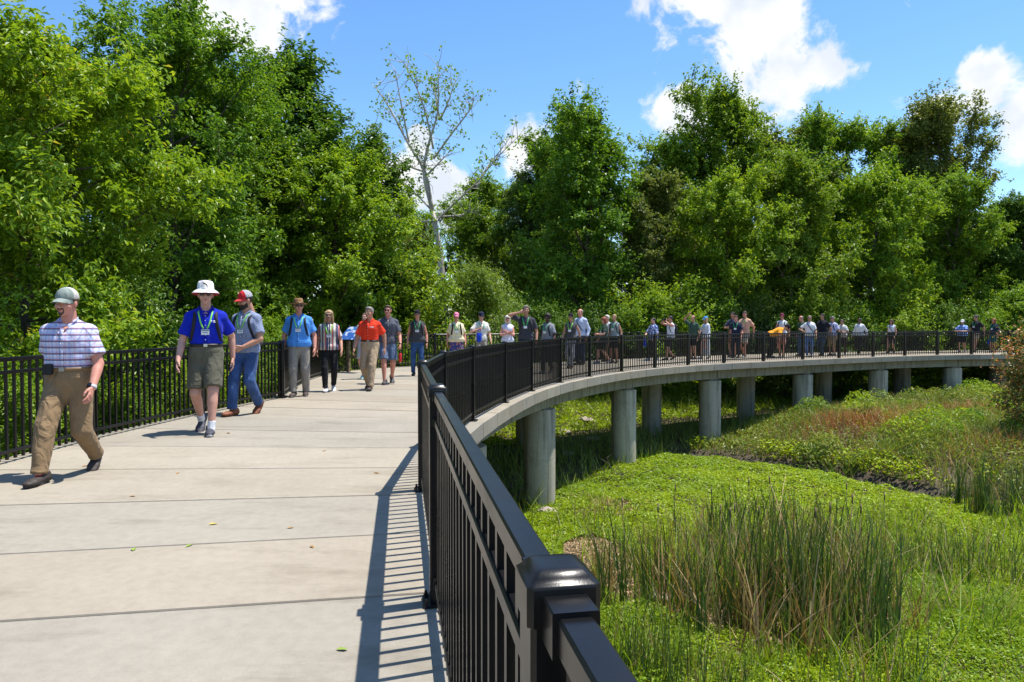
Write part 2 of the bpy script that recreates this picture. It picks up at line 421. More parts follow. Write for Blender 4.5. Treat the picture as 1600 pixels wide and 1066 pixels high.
def mat_ground():
    m, nt, b = new_mat('marsh_soil')
    geo = N(nt, 'ShaderNodeNewGeometry')
    n1 = noise(nt, .55, 7, .62, vec=geo.outputs['Position']); n2 = noise(nt, 9, 6, .6, vec=geo.outputs['Position'])
    c = ramp(nt, n1.outputs[0], [(.34, (.055, .04, .026)), (.48, (.11, .085, .055)), (.60, (.06, .075, .022)), (.75, (.16, .125, .08))]).outputs[0]
    c = mixc(nt, .55, c, ramp(nt, n2.outputs[0], [(.3, (.035, .03, .018)), (.5, (.10, .08, .05)), (.7, (.19, .15, .10))]).outputs[0])
    at = N(nt, 'ShaderNodeAttribute'); at.attribute_name = 'wet'
    c = mixc(nt, at.outputs['Fac'], c, (.028, .020, .013))
    nt.links.new(c, b.inputs['Base Color'])
    r = N(nt, 'ShaderNodeMapRange'); r.inputs['To Min'].default_value = .95; r.inputs['To Max'].default_value = .5; nt.links.new(at.outputs['Fac'], r.inputs[0]); nt.links.new(r.outputs[0], b.inputs['Roughness'])
    b.inputs['Specular IOR Level'].default_value = .2
    bump(nt, b, n2.outputs[0], .8, .06)
    return m
M['ground'] = mat_ground()
ground = obj('ground', mesh_np('ground', np.stack([GX, GY, GZ], -1).reshape(-1, 3), gF, True, {'wet': wet.ravel()}, [M['ground']]))
tag(ground, kind='structure')

# ------------------------------------------------------------------ footbridge: planks, edge beams, piers
bridge = empty('footbridge', (0, 0, 0))
tag(bridge, 'pale concrete footbridge curving right on round piers over the marsh', 'bridge')
s_first = min(np.arange(5, 12, .01), key=lambda s: abs(cpos(s)[1] - 3.49))
pitch = 1.03
joints = [s_first + k * pitch for k in range(-7, 70) if .2 < s_first + k * pitch < CS[-1] - .2]
GAP, TH = .017, .22
for s0, s1 in zip(joints[:-1], joints[1:]):
    t0, t1 = ctan(s0), ctan(s1)
    a0 = coff(s0, -.19) + t0 * GAP / 2; a1 = coff(s1, -.19) - t1 * GAP / 2
    b0 = coff(s0, ray_outer(cpos(s0), cnor(s0)) + .19) + t0 * GAP / 2; b1 = coff(s1, ray_outer(cpos(s1), cnor(s1)) + .19) - t1 * GAP / 2
    q = np.array([a0, a1, b1, b0]); c = q.mean(0)
    din = np.array([(-t0 * 0 + cnor(s0) * .01 + t0 * .004), (cnor(s1) * .01 - t1 * .004), (-cnor(s1) * .01 - t1 * .004), (-cnor(s0) * .01 + t0 * .004)])
    V = [(x, y, -TH) for x, y in q] + [(x, y, -.008) for x, y in q] + [(x, y, 0.) for x, y in q + din]
    F = [(3, 2, 1, 0)][::-1] + [(0, 1, 5, 4), (1, 2, 6, 5), (2, 3, 7, 6), (3, 0, 4, 7), (4, 5, 9, 8), (5, 6, 10, 9), (6, 7, 11, 10), (7, 4, 8, 11), (8, 9, 10, 11)]
    V = np.array(V); F = np.array(F)[:, ::-1]
    V[:, :2] -= c
    o = obj('deck_slab', mesh_np('deck_slab', V, F, mats=[M['deck']]), bridge, loc=(c[0], c[1], _rng.uniform(-.003, .002)))
def s_at_px(px, off):
    return min(np.arange(8, CS[-1] - 1, .02), key=lambda s: abs(800 + FPX * coff(s, off)[0] / coff(s, off)[1] - px) if coff(s, off)[1] > 8 else 1e9)
PIER_PX = [724, 843, 975, 1110, 1255, 1373, 1489]
S_PIER = [s_at_px(p, .52) for p in PIER_PX]; S_PIER += [S_PIER[-1] + 5.3, S_PIER[-1] + 10.6]
for s in S_PIER:
    for off in (.52, max(3.1, ray_outer(cpos(s), cnor(s)) - .75)):
        p = coff(s, off); mb = MB(); zb = float(ground_z(p[0], p[1])) - .3
        n = 40; prof = [(.37, zb)] + [(.385, zb + .02), (.385, -1.845), (.380, -1.84), (.380, -1.832), (.385, -1.827), (.385, -.66)] + [(.375, -.635), (.0, -.635)]
        mb.lathe(prof, n); me = mb.mesh('pier', [M['pier']], True); me.set_sharp_from_angle(angle=R(28))
        o = obj('pier', me, bridge, loc=(p[0], p[1], 0), rot=(0, 0, _rng.uniform(0, 6)))
        mb = MB(); t = ctan(s); nn = cnor(s)
        mb.frame_box((0, 0, -.6), (t[0], t[1], 0), (nn[0], nn[1], 0), (0, 0, 1), .26, .2, .034)
        obj('bearing_pad', mb.mesh('bearing_pad', [M['bolt'] if False else M['beam']]), bridge, loc=(p[0], p[1], 0))
def beam(sa, sb, off_f, name='edge_beam'):
    ss = np.linspace(sa + .012, sb - .012, 9); V = []
    for s in ss:
        o = off_f(s)
        for dn, z in ((-.17, -.565), (.17, -.565), (.17, -TH - .004), (-.17, -TH - .004)):
            p = coff(s, o + dn); V.append((p[0], p[1], z))
    F = []
    for k in range(8):
        for i in range(4):
            j = (i + 1) % 4; F.append((k * 4 + i, k * 4 + j, k * 4 + 4 + j, k * 4 + 4 + i))
    F += [(3, 2, 1, 0), (32, 33, 34, 35)]
    obj(name, mesh_np(name, np.array(V), np.array(F)[:, ::-1], mats=[M['beam']]), bridge)
SB = [.5] + S_PIER + [CS[-1] - .4]
for sa, sb in zip(SB[:-1], SB[1:]):
    beam(sa, sb, lambda s: .38)
    beam(sa, sb, lambda s: ray_outer(cpos(s), cnor(s)) - .55)

# ------------------------------------------------------------------ black railings
RAIL_TOP = 1.055
def sq_loft(prof, smooth=False):
    V = []; F = []
    for h, z in prof:
        r = h * .16
        V += [(h, -h + r, z), (h, h - r, z), (h - r, h, z), (-h + r, h, z), (-h, h - r, z), (-h, -h + r, z), (-h + r, -h, z), (h - r, -h, z)]
    for k in range(len(prof) - 1):
        for i in range(8):
            j = (i + 1) % 8; F.append((k * 8 + i, k * 8 + j, k * 8 + 8 + j, k * 8 + 8 + i))
    n = (len(prof) - 1) * 8
    F4 = F + [(n, n + 1, n + 2, n + 3), (n, n + 3, n + 4, n + 7), (n + 4, n + 5, n + 6, n + 7)]
    return mesh_np('m', np.array(V, float), np.array(F4), smooth)
me_post = sq_loft([(.0395, .0), (.0395, 1.04)])
me_cap = sq_loft([(.0435, 1.022), (.0448, 1.0235), (.0448, 1.068), (.0443, 1.0705), (.0428, 1.0722), (.0400, 1.0735), (.0365, 1.0785), (.0325, 1.0830), (.0275, 1.0858), (.0225, 1.0868), (.0150, 1.0872)], False)
me_cap.polygons.foreach_set('use_smooth', np.ones(len(me_cap.polygons), dtype=bool)); me_cap.set_sharp_from_angle(angle=R(33))
me_plate = sq_loft([(.076, .002), (.076, .012), (.073, .0145)])
for _m in (me_post, me_cap, me_plate): _m.materials.append(M['metal'])
_mb = MB(); _mb.lathe([(.0, .0), (.013, .0), (.013, .010), (.008, .0115), (.008, .026), (.0, .027)], 6); me_bolt = _mb.mesh('bolt', [M['metal']])
_mb = MB(); _mb.box((-.012, -.012, .035), (.012, .012, RAIL_TOP - .03)); me_bal = _mb.mesh('baluster', [M['metal']])
_mb = MB(); _mb.frame_box((0, 0, 0), (1, 0, 0), (0, 0, 1), (0, 1, 0), .0275, .027, .026, .002); me_brk = _mb.mesh('bracket', [M['metal']])

def railing(posts, label, n_parts, group=None, near_detail=9.0, angle_first=None):
    posts = [np.asarray(p, float) for p in posts]
    root = empty('railing', (posts[0][0], posts[0][1], 0))
    tag(root, label, 'railing', group)
    base = np.array([posts[0][0], posts[0][1]])
    def L3(p, z=0.): return (p[0] - base[0], p[1] - base[1], z)
    cands = []
    for i, p in enumerate(posts):
        a = posts[max(0, i - 1)]; b = posts[min(len(posts) - 1, i + 1)]; d = b - a; rz = math.atan2(d[1], d[0])
        po = obj('post', me_post, root, loc=L3(p), rot=(0, 0, rz))
        obj('post_cap', me_cap, po); obj('base_plate', me_plate, po)
        if np.hypot(*p) < near_detail:
            for sx in (-1, 1):
                for sy in (-1, 1): obj('bolt', me_bolt, po, loc=(.057 * sx, .057 * sy, .0145))
    for a, b in zip(posts[:-1], posts[1:]):
        d = b - a; L = np.linalg.norm(d); u = d / L; nn = np.array([-u[1], u[0]]); mid = (a + b) / 2; rz = math.atan2(u[1], u[0])
        for name, zc, hw, hh in (('top_rail', RAIL_TOP - .0215, .0215, .0215), ('upper_rail', .905, .018, .018), ('lower_rail', .115, .018, .018)):
            mb = MB(); mb.frame_box((0, 0, 0), (0, 1, 0), (0, 0, 1), (1, 0, 0), hw, hh, L / 2 - .0405, .004)
            obj(name, mb.mesh(name, [M['metal']]), root, loc=L3(mid, zc), rot=(0, 0, rz))
            if np.hypot(*mid) < near_detail:
                for e, sg in ((a, 1), (b, -1)):
                    q = e + u * sg * .067
                    obj('bracket', me_brk, root, loc=L3(q, zc + .001), rot=(0, 0, rz - math.pi / 2), scale=(1, 1, 1) if name == 'top_rail' else (.86, 1, .86))
        n = max(2, int(round((L - .1) / .112)))
        for k in range(n):
            q = a + u * (.05 + (L - .1) * (k + .5) / n); cands.append((np.hypot(*q) if q[1] > .3 else 1e3 + np.hypot(*q), q, rz))
    cands.sort(key=lambda c: c[0])
    for _, q, rz in cands[:n_parts]: obj('baluster', me_bal, root, loc=L3(q), rot=(0, 0, rz))
    if len(cands) > n_parts:
        mb = MB()
        for _, q, rz in cands[n_parts:]:
            c, s = math.cos(rz), math.sin(rz)
            mb.frame_box(L3(q, (RAIL_TOP + .005) / 2), (c, s, 0), (-s, c, 0), (0, 0, 1), .012, .012, (RAIL_TOP - .065) / 2)
        tag(obj('baluster', mb.mesh('far_balusters', [M['metal']]), root), kind='stuff')
    return root
railing(POSTS[:26], 'black metal picket railing along the inner right edge, nearest post at the front', 300)
so = OS[CORNER_I]
left_posts = [opos(so - k * 2.36) for k in range(5, -1, -1)]
railing(left_posts, 'black metal picket railing behind the man in the plaid shirt', 300, near_detail=9.5)
nb = 27; far_s = np.linspace(so + .14, OS[-1] - 5, nb)
railing([opos(s) for s in far_s], 'black metal picket railing round the look-out and along the far outer edge', 300)

# ------------------------------------------------------------------ people: smooth signed-distance bodies meshed with surface nets
def unit(v): v = np.asarray(v, float); return v / (np.linalg.norm(v) + 1e-12)
def seg(A, B, prof, side=(1, 0, 0), f0=False, f1=False, neg=False, k=None, cap=1.0):
    return dict(cap=cap, t='s', A=np.asarray(A, float), B=np.asarray(B, float), prof=np.asarray(prof, float), side=np.asarray(side, float), f0=f0, f1=f1, neg=neg, k=k)
def cyl(A, B, r0, r1, **kw): return seg(A, B, [(0, r0, r0), (1, r1, r1)], side=(1, .013, .017), **kw)
def ell(C, r, neg=False, k=None, rot=None): return dict(t='e', C=np.asarray(C, float), r=np.asarray(r, float), neg=neg, k=k, rot=rot)
def prim_eval(p, X, Y, Z):
    if p['t'] == 'e':
        x, y, z = X - p['C'][0], Y - p['C'][1], Z - p['C'][2]; r = p['r']
        if p['rot'] is not None:
            m = p['rot']; x, y, z = m[0][0] * x + m[1][0] * y + m[2][0] * z, m[0][1] * x + m[1][1] * y + m[2][1] * z, m[0][2] * x + m[1][2] * y + m[2][2] * z
        return (np.sqrt((x / r[0]) ** 2 + (y / r[1]) ** 2 + (z / r[2]) ** 2) - 1) * r.min()
    A, B = p['A'], p['B']; L = np.linalg.norm(B - A); w = (B - A) / L; s = p['side']; s = s - w * np.dot(s, w); s = unit(s); v = np.cross(w, s)
    x, y, z = X - A[0], Y - A[1], Z - A[2]
    h = x * w[0] + y * w[1] + z * w[2]; tt = h / L; tc = np.clip(tt, 0, 1)
    pr = p['prof']; a = np.interp(tc, pr[:, 0], pr[:, 1]); b = np.interp(tc, pr[:, 0], pr[:, 2])
    m = np.minimum(a, b)
    d = (np.sqrt(((x * s[0] + y * s[1] + z * s[2]) / a) ** 2 + ((x * v[0] + y * v[1] + z * v[2]) / b) ** 2 + ((h - tc * L) / (m * p['cap'])) ** 2) - 1) * m
    if p['f0']: d = np.maximum(d, -h)
    if p['f1']: d = np.maximum(d, h - L)
    return d
def prim_box(p):
    if p['t'] == 'e': q = p['r'].max() if p['rot'] is not None else p['r']; return p['C'] - q, p['C'] + q
    q = p['prof'][:, 1:].max(); return np.minimum(p['A'], p['B']) - q, np.maximum(p['A'], p['B']) + q
def sdf_mesh(prims, vox, k=.02, cuts=()):
    """cuts: half spaces (point, normal) whose positive side is cut away"""
    bx = [prim_box(p) for p in prims if not p['neg']]
    lo = np.min([b[0] for b in bx], 0) - 2.5 * vox - .01; hi = np.max([b[1] for b in bx], 0) + 2.5 * vox + .01
    n = np.ceil((hi - lo) / vox).astype(int) + 1
    ax = [(lo[i] + vox * np.arange(n[i])).astype(np.float32) for i in range(3)]
    F = np.full(n, .2, np.float32)
    for p in prims:
        b0, b1 = prim_box(p); mg = .045 + 2 * vox
        i0 = np.maximum(0, np.floor((b0 - mg - lo) / vox).astype(int)); i1 = np.minimum(n, np.ceil((b1 + mg - lo) / vox).astype(int) + 1)
        if (i1 <= i0).any(): continue
        sl = tuple(slice(a, b) for a, b in zip(i0, i1))
        X, Y, Z = np.meshgrid(ax[0][sl[0]], ax[1][sl[1]], ax[2][sl[2]], indexing='ij', sparse=True)
        d = prim_eval(p, X, Y, Z).astype(np.float32); G = F[sl]; kk = p['k'] if p['k'] is not None else k
        if p['neg']:
            d = -d; hh = np.clip(.5 - .5 * (d - G) / kk, 0, 1); F[sl] = G * hh + d * (1 - hh) + kk * hh * (1 - hh)
        else:
            hh = np.clip(.5 + .5 * (d - G) / kk, 0, 1); F[sl] = d * (1 - hh) + G * hh - kk * hh * (1 - hh)
    if len(cuts):
        X, Y, Z = np.meshgrid(*ax, indexing='ij', sparse=True)
        for P, nn in cuts: F = np.maximum(F, ((X - P[0]) * nn[0] + (Y - P[1]) * nn[1] + (Z - P[2]) * nn[2]).astype(np.float32))
    return surface_nets(F, lo, vox)
def surface_nets(F, lo, vox):
    S = F < 0
    c = np.zeros(np.array(F.shape) - 1, np.int8)
    for i in (0, 1):
        for j in (0, 1):
            for k in (0, 1): c += S[i:F.shape[0] - 1 + i, j:F.shape[1] - 1 + j, k:F.shape[2] - 1 + k]
    act = (c > 0) & (c < 8); I = np.argwhere(act)
    idx = np.full(act.shape, -1, np.int64); idx[act] = np.arange(len(I))
    acc = np.zeros((len(I), 3)); cnt = np.zeros(len(I))
    cor = [(i, j, k) for i in (0, 1) for j in (0, 1) for k in (0, 1)]
    val = {q: F[I[:, 0] + q[0], I[:, 1] + q[1], I[:, 2] + q[2]] for q in cor}
    for a in cor:
        for d in range(3):
            if a[d] == 0:
                b = list(a); b[d] = 1; b = tuple(b); va, vb = val[a], val[b]; m = (va < 0) != (vb < 0)
                t = np.where(m, va / np.where(m, va - vb, 1), 0); p = np.tile(np.array(a, float), (len(I), 1)); p[:, d] += t
                acc[m] += p[m]; cnt[m] += 1
    V = (I + acc / np.maximum(cnt, 1)[:, None]) * vox + lo
    Q = []
    for d in range(3):
        e1, e2 = [(1, 2), (2, 0), (0, 1)][d]
        A = S; sh = [slice(None)] * 3; sh2 = [slice(None)] * 3; sh[d] = slice(0, -1); sh2[d] = slice(1, None)
        ch = A[tuple(sh)] != A[tuple(sh2)]; E = np.argwhere(ch)
        E = E[(E[:, e1] > 0) & (E[:, e2] > 0) & (E[:, e1] < act.shape[e1]) & (E[:, e2] < act.shape[e2])]
        def at(o1, o2):
            q = E.copy(); q[:, e1] -= o1; q[:, e2] -= o2; return idx[q[:, 0], q[:, 1], q[:, 2]]
        quad = np.stack([at(1, 1), at(0, 1), at(0, 0), at(1, 0)], 1)
        flip = ~S[E[:, 0], E[:, 1], E[:, 2]]; quad[flip] = quad[flip][:, ::-1]
        Q.append(quad)
    Q = np.concatenate(Q); Q = Q[(Q >= 0).all(1)]
    return V, Q
def xf(V, Rm, t, s=1.0): return (V * s) @ np.asarray(Rm).T + np.asarray(t)
def rotx(a): c, s = math.cos(a), math.sin(a); return np.array([[1, 0, 0], [0, c, -s], [0, s, c]])
def rotz(a): c, s = math.cos(a), math.sin(a); return np.array([[c, -s, 0], [s, c, 0], [0, 0, 1]])
def roty(a): c, s = math.cos(a), math.sin(a); return np.array([[c, 0, s], [0, 1, 0], [-s, 0, c]])

# ---- shared pieces in head space (origin between the ears, facing -Y, metres for a 1.75 m person)
def head_prims():
    P = [ell((0, .012, .03), (.074, .094, .084)), ell((0, -.018, -.035), (.060, .070, .076)), ell((0, -.066, -.092), (.027, .024, .022)),
         cyl((0, .03, -.05), (0, .045, -.19), .053, .056)]
    for s in (-1, 1):
        P += [ell((.04 * s, -.052, -.025), (.028, .03, .028)), ell((.077 * s, .012, -.002), (.010, .02, .031), k=.008), ell((.032 * s, -.102, .010), (.019, .016, .011), neg=True, k=.012)]
    P += [seg((-.04, -.076, .028), (.04, -.076, .028), [(0, .010, .010), (.5, .013, .013), (1, .010, .010)], side=(0, 0, 1)),
          seg((0, -.086, .014), (0, -.108, -.028), [(0, .007, .008), (1, .0155, .011)], k=.012), ell((0, -.1, -.031), (.017, .012, .009), k=.008),
          seg((-.021, -.083, -.058), (.021, -.083, -.058), [(0, .004, .004), (.5, .010, .010), (1, .004, .004)], side=(0, 0, 1), k=.008),
          seg((-.02, -.094, -.0575), (.02, -.094, -.0575), [(0, .002, .002), (.5, .003, .003), (1, .002, .002)], side=(0, 0, 1), neg=True, k=.004)]
    return P
HEAD = {'hi': sdf_mesh(head_prims(), .0062, .018), 'lo': sdf_mesh(head_prims(), .0105, .018)}
SK = dict(C=(0, .014, .032), r=np.array([.074, .094, .084]))
def hair_mesh(style):
    C, r = SK['C'], SK['r']; P = []; cuts = []
    if style in ('short', 'crop', 'fringe'):
        g = .012 if style == 'short' else .007
        P = [ell(C, r + g)] ; cuts = [((0, -.062, .075), unit((0, -.80, -.60)))]
        if style == 'fringe': cuts = [((0, .0, .062), unit((0, -.35, 1))), ((0, -.02, .0), unit((0, -.85, -.45)))]
        else: P.append(ell((0, -.03, .09), (.062, .055, .03)))
    elif style == 'bun':
        P = [ell(C, r + .011), ell((0, .112, .05), (.04, .035, .04))]; cuts = [((0, -.066, .07), unit((0, -.82, -.58)))]
    elif style == 'pony':
        P = [ell(C, r + .010), cyl((0, .105, .03), (0, .14, -.15), .032, .016)]; cuts = [((0, -.066, .07), unit((0, -.9, -.2)))]
    elif style == 'curly':
        P = [ell(C, r + .022)]; rs = random.Random(3)
        for k in range(40):
            a = rs.uniform(0, 6.28); e = rs.uniform(-.5, 1.4)
            P.append(ell((C[0] + .09 * math.cos(a) * math.cos(e), C[1] + .108 * math.sin(a) * math.cos(e), C[2] + .10 * math.sin(e)), (.022, .022, .022)))
        cuts = [((0, -.07, .06), unit((0, -.9, -.42)))]
    elif style == 'long':
        P = [ell(C, r + .014), seg((0, .035, .03), (0, .055, -.17), [(0, .088, .075), (.5, .094, .068), (1, .088, .055)])]
        for s in (-1, 1): P.append(seg((.068 * s, -.03, .06), (.092 * s, -.012, -.18), [(0, .026, .04), (.6, .027, .04), (1, .018, .032)], side=(1, 0, 0)))
        P += [ell((0, -.09, -.03), (.058, .07, .095), neg=True, k=.012)]
    elif style == 'bob':
        P = [ell(C, r + .020), seg((0, .03, .03), (0, .035, -.075), [(0, .098, .09), (1, .102, .085)])]
        P += [ell((0, -.095, -.02), (.06, .07, .085), neg=True, k=.012)]
    return sdf_mesh(P, .0085, .02, cuts)
def cap_mesh():
    P = [seg((0, .012, .042), (0, .012, .07), [(0, .085, .103), (1, .083, .100)], f0=True), ell((0, .012, .058), (.084, .101, .076)), ell((0, .012, .135), (.008, .008, .006), k=.004)]
    V, F = sdf_mesh(P, .008, .012, [((0, 0, .040), (0, 0, -1.0))])
    # curved visor
    n, m = 15, 6; T = []; 
    for i in range(n):
        a = math.pi * (i / (n - 1)) ; x0 = -.080 * math.cos(a) ; y0 = .012 - .100 * math.sin(a)
        for j in range(m):
            t = j / (m - 1); x = x0 * (1 - .08 * t); y = y0 - .078 * t * math.sin(a) ** .7; z = .047 - .028 * t - 2.6 * x * x * (1.0) + .006 * (1 - t)
            T.append((x, y, z))
    T = np.array(T); B = T - [0, 0, .005]; q = np.arange(n * m).reshape(n, m); f = np.stack([q[:-1, :-1], q[1:, :-1], q[1:, 1:], q[:-1, 1:]], -1).reshape(-1, 4)
    e = np.concatenate([np.stack([q[:-1, -1], q[1:, -1]], 1)]); k = n * m
    Fv = np.concatenate([f, f[:, ::-1] + k, np.stack([e[:, 0], e[:, 1], e[:, 1] + k, e[:, 0] + k], 1)])
    return (V, F), (np.vstack([T, B]), Fv)
def lathe_hat(prof, sx=1.0, sy=1.18, n=36, wav=0.0):
    a = np.arange(n) * 2 * math.pi / n; V = []
    for r, z in prof: V.append(np.stack([r * sx * np.cos(a), r * sy * np.sin(a) + .01, z + wav * (r > .1) * np.cos(2 * a)], 1))
    i = np.arange(n); j = (i + 1) % n
    F = np.concatenate([np.stack([k * n + i, k * n + j, (k + 1) * n + j, (k + 1) * n + i], 1) for k in range(len(prof) - 1)])
    return np.concatenate(V), F
def hand_prims(curl):
    P = [seg((0, 0, .01), (0, .002, -.085), [(0, .018, .026), (.35, .0165, .034), (.9, .013, .040), (1, .011, .038)], k=.01)]
    for y, L, r in ((-.029, .074, .0086), (-.0095, .083, .009), (.0105, .077, .0086), (.029, .060, .0078)):
        p = np.array([0.0, y, -.084]); a = 0.0; fan = y * 1.2
        for fr, b, rr in ((.45, curl[0], r), (.31, curl[1], r * .93), (.24, curl[2], r * .84)):
            a += b; q = p + L * fr * np.array([math.sin(a), fan * .5, -math.cos(a)]); P.append(cyl(p, q, rr, rr * .94, k=.004)); p = q
    p = np.array([.004, -.024, -.022]); q = np.array([.014, -.048, -.055]); r2 = np.array([.024, -.052, -.083]); r3 = np.array([.03, -.046, -.104])
    P += [cyl(p, q, .0145, .0115, k=.012), cyl(q, r2, .011, .0095, k=.006), cyl(r2, r3, .0094, .0078, k=.004)]
    return P
HANDS = {c: {q: sdf_mesh(hand_prims(cu), v, .008) for q, v in (('hi', .0042), ('lo', .0072))} for c, cu in (('relax', (.22, .35, .28)), ('grip', (.95, 1.25, .7)))}
def shoe_prims():
    P = [seg((0, .055, .052), (0, -.10, .040), [(0, .034, .034), (.45, .038, .032), (1, .044, .028)]), ell((0, -.135, .034), (.045, .055, .026)), cyl((0, .022, .06), (0, .028, .10), .04, .042), ell((0, .05, .045), (.034, .035, .04))]
    return P
SHOE = {q: sdf_mesh(shoe_prims(), v, .025, [((0, 0, .020), (0, 0, -1.)), ((0, 0, .102), (0, 0, 1.))]) for q, v in (('hi', .0075), ('lo', .013))}
def sole_mesh():
    out = []
    for i in range(28):
        a = 2 * math.pi * i / 28; y = -.055 - .138 * math.cos(a); w = .045 - .012 * (1 + math.cos(a + math.pi)) / 2 + .004 * math.cos(2 * a); out.append((w * math.sin(a) * (1.0), y))
    out = np.array(out); n = len(out); mb = []
    V = np.concatenate([np.c_[out * [.93, .98], np.full(n, .0) + .012 * (np.abs(out[:, 1] + .055) > .11) * 1.0], np.c_[out, np.full(n, .012)], np.c_[out, np.full(n, .03)], np.c_[out * [.8, .95], np.full(n, .031)]])
    i = np.arange(n); j = (i + 1) % n; F = np.concatenate([np.stack([k * n + i, k * n + j, (k + 1) * n + j, (k + 1) * n + i], 1) for k in range(3)])
    V = np.vstack([V, [[0, -.055, 0.0]], [[0, -.055, .031]]])
    F3 = np.concatenate([np.stack([j, i, np.full(n, 4 * n)], 1), np.stack([3 * n + i, 3 * n + j, np.full(n, 4 * n + 1)], 1)])
    return V, F, F3
SOLE = sole_mesh()
HAIR = {s: hair_mesh(s) for s in ('short', 'crop', 'fringe', 'bun', 'pony', 'curly', 'long', 'bob')}
CAP, VISOR = cap_mesh()
BUCKET = lathe_hat([(.0, .150), (.045, .149), (.075, .140), (.088, .118), (.092, .06), (.094, .045), (.128, .018), (.152, -.008), (.153, -.011), (.126, .013), (.092, .038), (.088, .05)], 1.0, 1.12, wav=.006)
FEDORA = lathe_hat([(.0, .140), (.03, .144), (.06, .148), (.072, .14), (.080, .10), (.087, .045), (.12, .040), (.150, .046), (.156, .052), (.157, .049), (.148, .041), (.118, .034), (.085, .036)], 1.0, 1.15, wav=-.010)
FBAND = lathe_hat([(.0885, .047), (.0880, .052), (.0855, .073), (.083, .073)], 1.0, 1.15)
def glasses_mesh():
    P = []
    for s in (-1, 1): P += [ell((.034 * s, -.094, .008), (.027, .007, .0195), k=.002), cyl((.058 * s, -.088, .016), (.078 * s, .012, .014), .0035, .003, k=.002)]
    P.append(cyl((-.012, -.101, .013), (.012, -.101, .013), .004, .004, k=.002)); return sdf_mesh(P, .0048, .003)
GLASS = glasses_mesh()
def beard_mesh(full):
    if full:
        P = [ell((0, -.020, -.042), (.0645, .0745, .082)), ell((0, -.066, -.095), (.032, .028, .027)), ell((0, -.1, -.055), (.016, .016, .006), neg=True, k=.004)]
        return sdf_mesh(P, .0075, .018, [((0, -.05, -.036), unit((0, -.15, 1))), ((0, .0, -.05), unit((0, 1, .1)))])
    P = [ell((0, -.069, -.091), (.022, .025, .021)), seg((-.026, -.082, -.046), (.026, -.082, -.046), [(0, .007, .007), (.5, .0105, .0105), (1, .006, .006)], side=(0, 0, 1))]
    for s in (-1, 1): P.append(cyl((.026 * s, -.076, -.050), (.02 * s, -.076, -.085), .006, .007))
    return sdf_mesh(P, .006, .006, [])
BEARD = {True: beard_mesh(True), False: beard_mesh(False)}
def tri_sphere(C, r, n=8):
    V = []; 
    for i in range(1, n):
        for j in range(2 * n):
            V.append((C[0] + r[0] * math.sin(math.pi * i / n) * math.cos(math.pi * j / n), C[1] + r[1] * math.sin(math.pi * i / n) * math.sin(math.pi * j / n), C[2] + r[2] * math.cos(math.pi * i / n)))
    F = [(a * 2 * n + j, (a + 1) * 2 * n + j, (a + 1) * 2 * n + (j + 1) % (2 * n), a * 2 * n + (j + 1) % (2 * n)) for a in range(n - 2) for j in range(2 * n)]
    b = len(V); m = (n - 2) * 2 * n; V += [(C[0], C[1], C[2] + r[2]), (C[0], C[1], C[2] - r[2])]
    for j in range(0, 2 * n, 2): F += [(b, j, j + 1, (j + 2) % (2 * n)), (b + 1, m + (j + 2) % (2 * n), m + j + 1, m + j)]
    return np.array(V), np.array(F)

def two_bone(A, T, l1, l2, pole):
    A = np.asarray(A, float); T = np.asarray(T, float); d = T - A; D = np.linalg.norm(d); D2 = min(D, (l1 + l2) * .998); u = d / (D + 1e-9); T = A + u * D2
    x = (l1 * l1 - l2 * l2 + D2 * D2) / (2 * D2); h = math.sqrt(max(0, l1 * l1 - x * x)); p = np.asarray(pole, float); p = p - u * np.dot(p, u); p = unit(p)
    return A + u * x + p * h, T

MS = {'hair_dark': mat_simple('dark_hair', (.018, .012, .009), .55, .4, bmp=.5, bscale=90), 'hair_brown': mat_simple('brown_hair', (.07, .04, .022), .55, .4, bmp=.5, bscale=90),
      'hair_blond': mat_simple('blond_hair', (.38, .25, .12), .55, .4, nscale=30, bmp=.5, bscale=90), 'hair_grey': mat_simple('grey_hair', (.22, .20, .18), .6, .3, nscale=30, bmp=.5, bscale=90),
      'hair_white': mat_simple('white_hair', (.62, .56, .46), .6, .3, bmp=.5, bscale=90), 'hair_red': mat_simple('auburn_hair', (.24, .06, .022), .55, .4, nscale=30, bmp=.5, bscale=90),
      'glass': mat_simple('sunglass_lens', (.008, .008, .009), .08, .6), 'lime': mat_simple('lime_lanyard', (.20, .62, .09), .6), 'green': mat_simple('green_lanyard', (.05, .36, .10), .6),
      'badge': mat_simple('badge_card', (.72, .74, .76), .35), 'badge_ink': mat_simple('badge_print', (.14, .20, .26), .4), 'strap': mat_simple('black_webbing', (.015, .015, .018), .8), 'belt': mat_simple('leather_belt', (.022, .014, .010), .45), 'belt_tan': mat_simple('tan_belt', (.20, .12, .055), .5),
      'eyew': mat_simple('eye_white', (.7, .68, .64), .25), 'iris': mat_simple('iris', (.02, .018, .015), .2), 'lip': mat_simple('lips', (.36, .13, .11), .45), 'brass': mat_simple('steel', (.5, .5, .5), .3, .5, 1.0), 'screen': mat_simple('watch_screen', (.01, .01, .012), .1)}
SKIN = {'fair': (.56, .32, .24), 'tan': (.46, .25, .165), 'ruddy': (.55, .26, .19), 'brown': (.15, .072, .045), 'dark': (.085, .042, .028)}

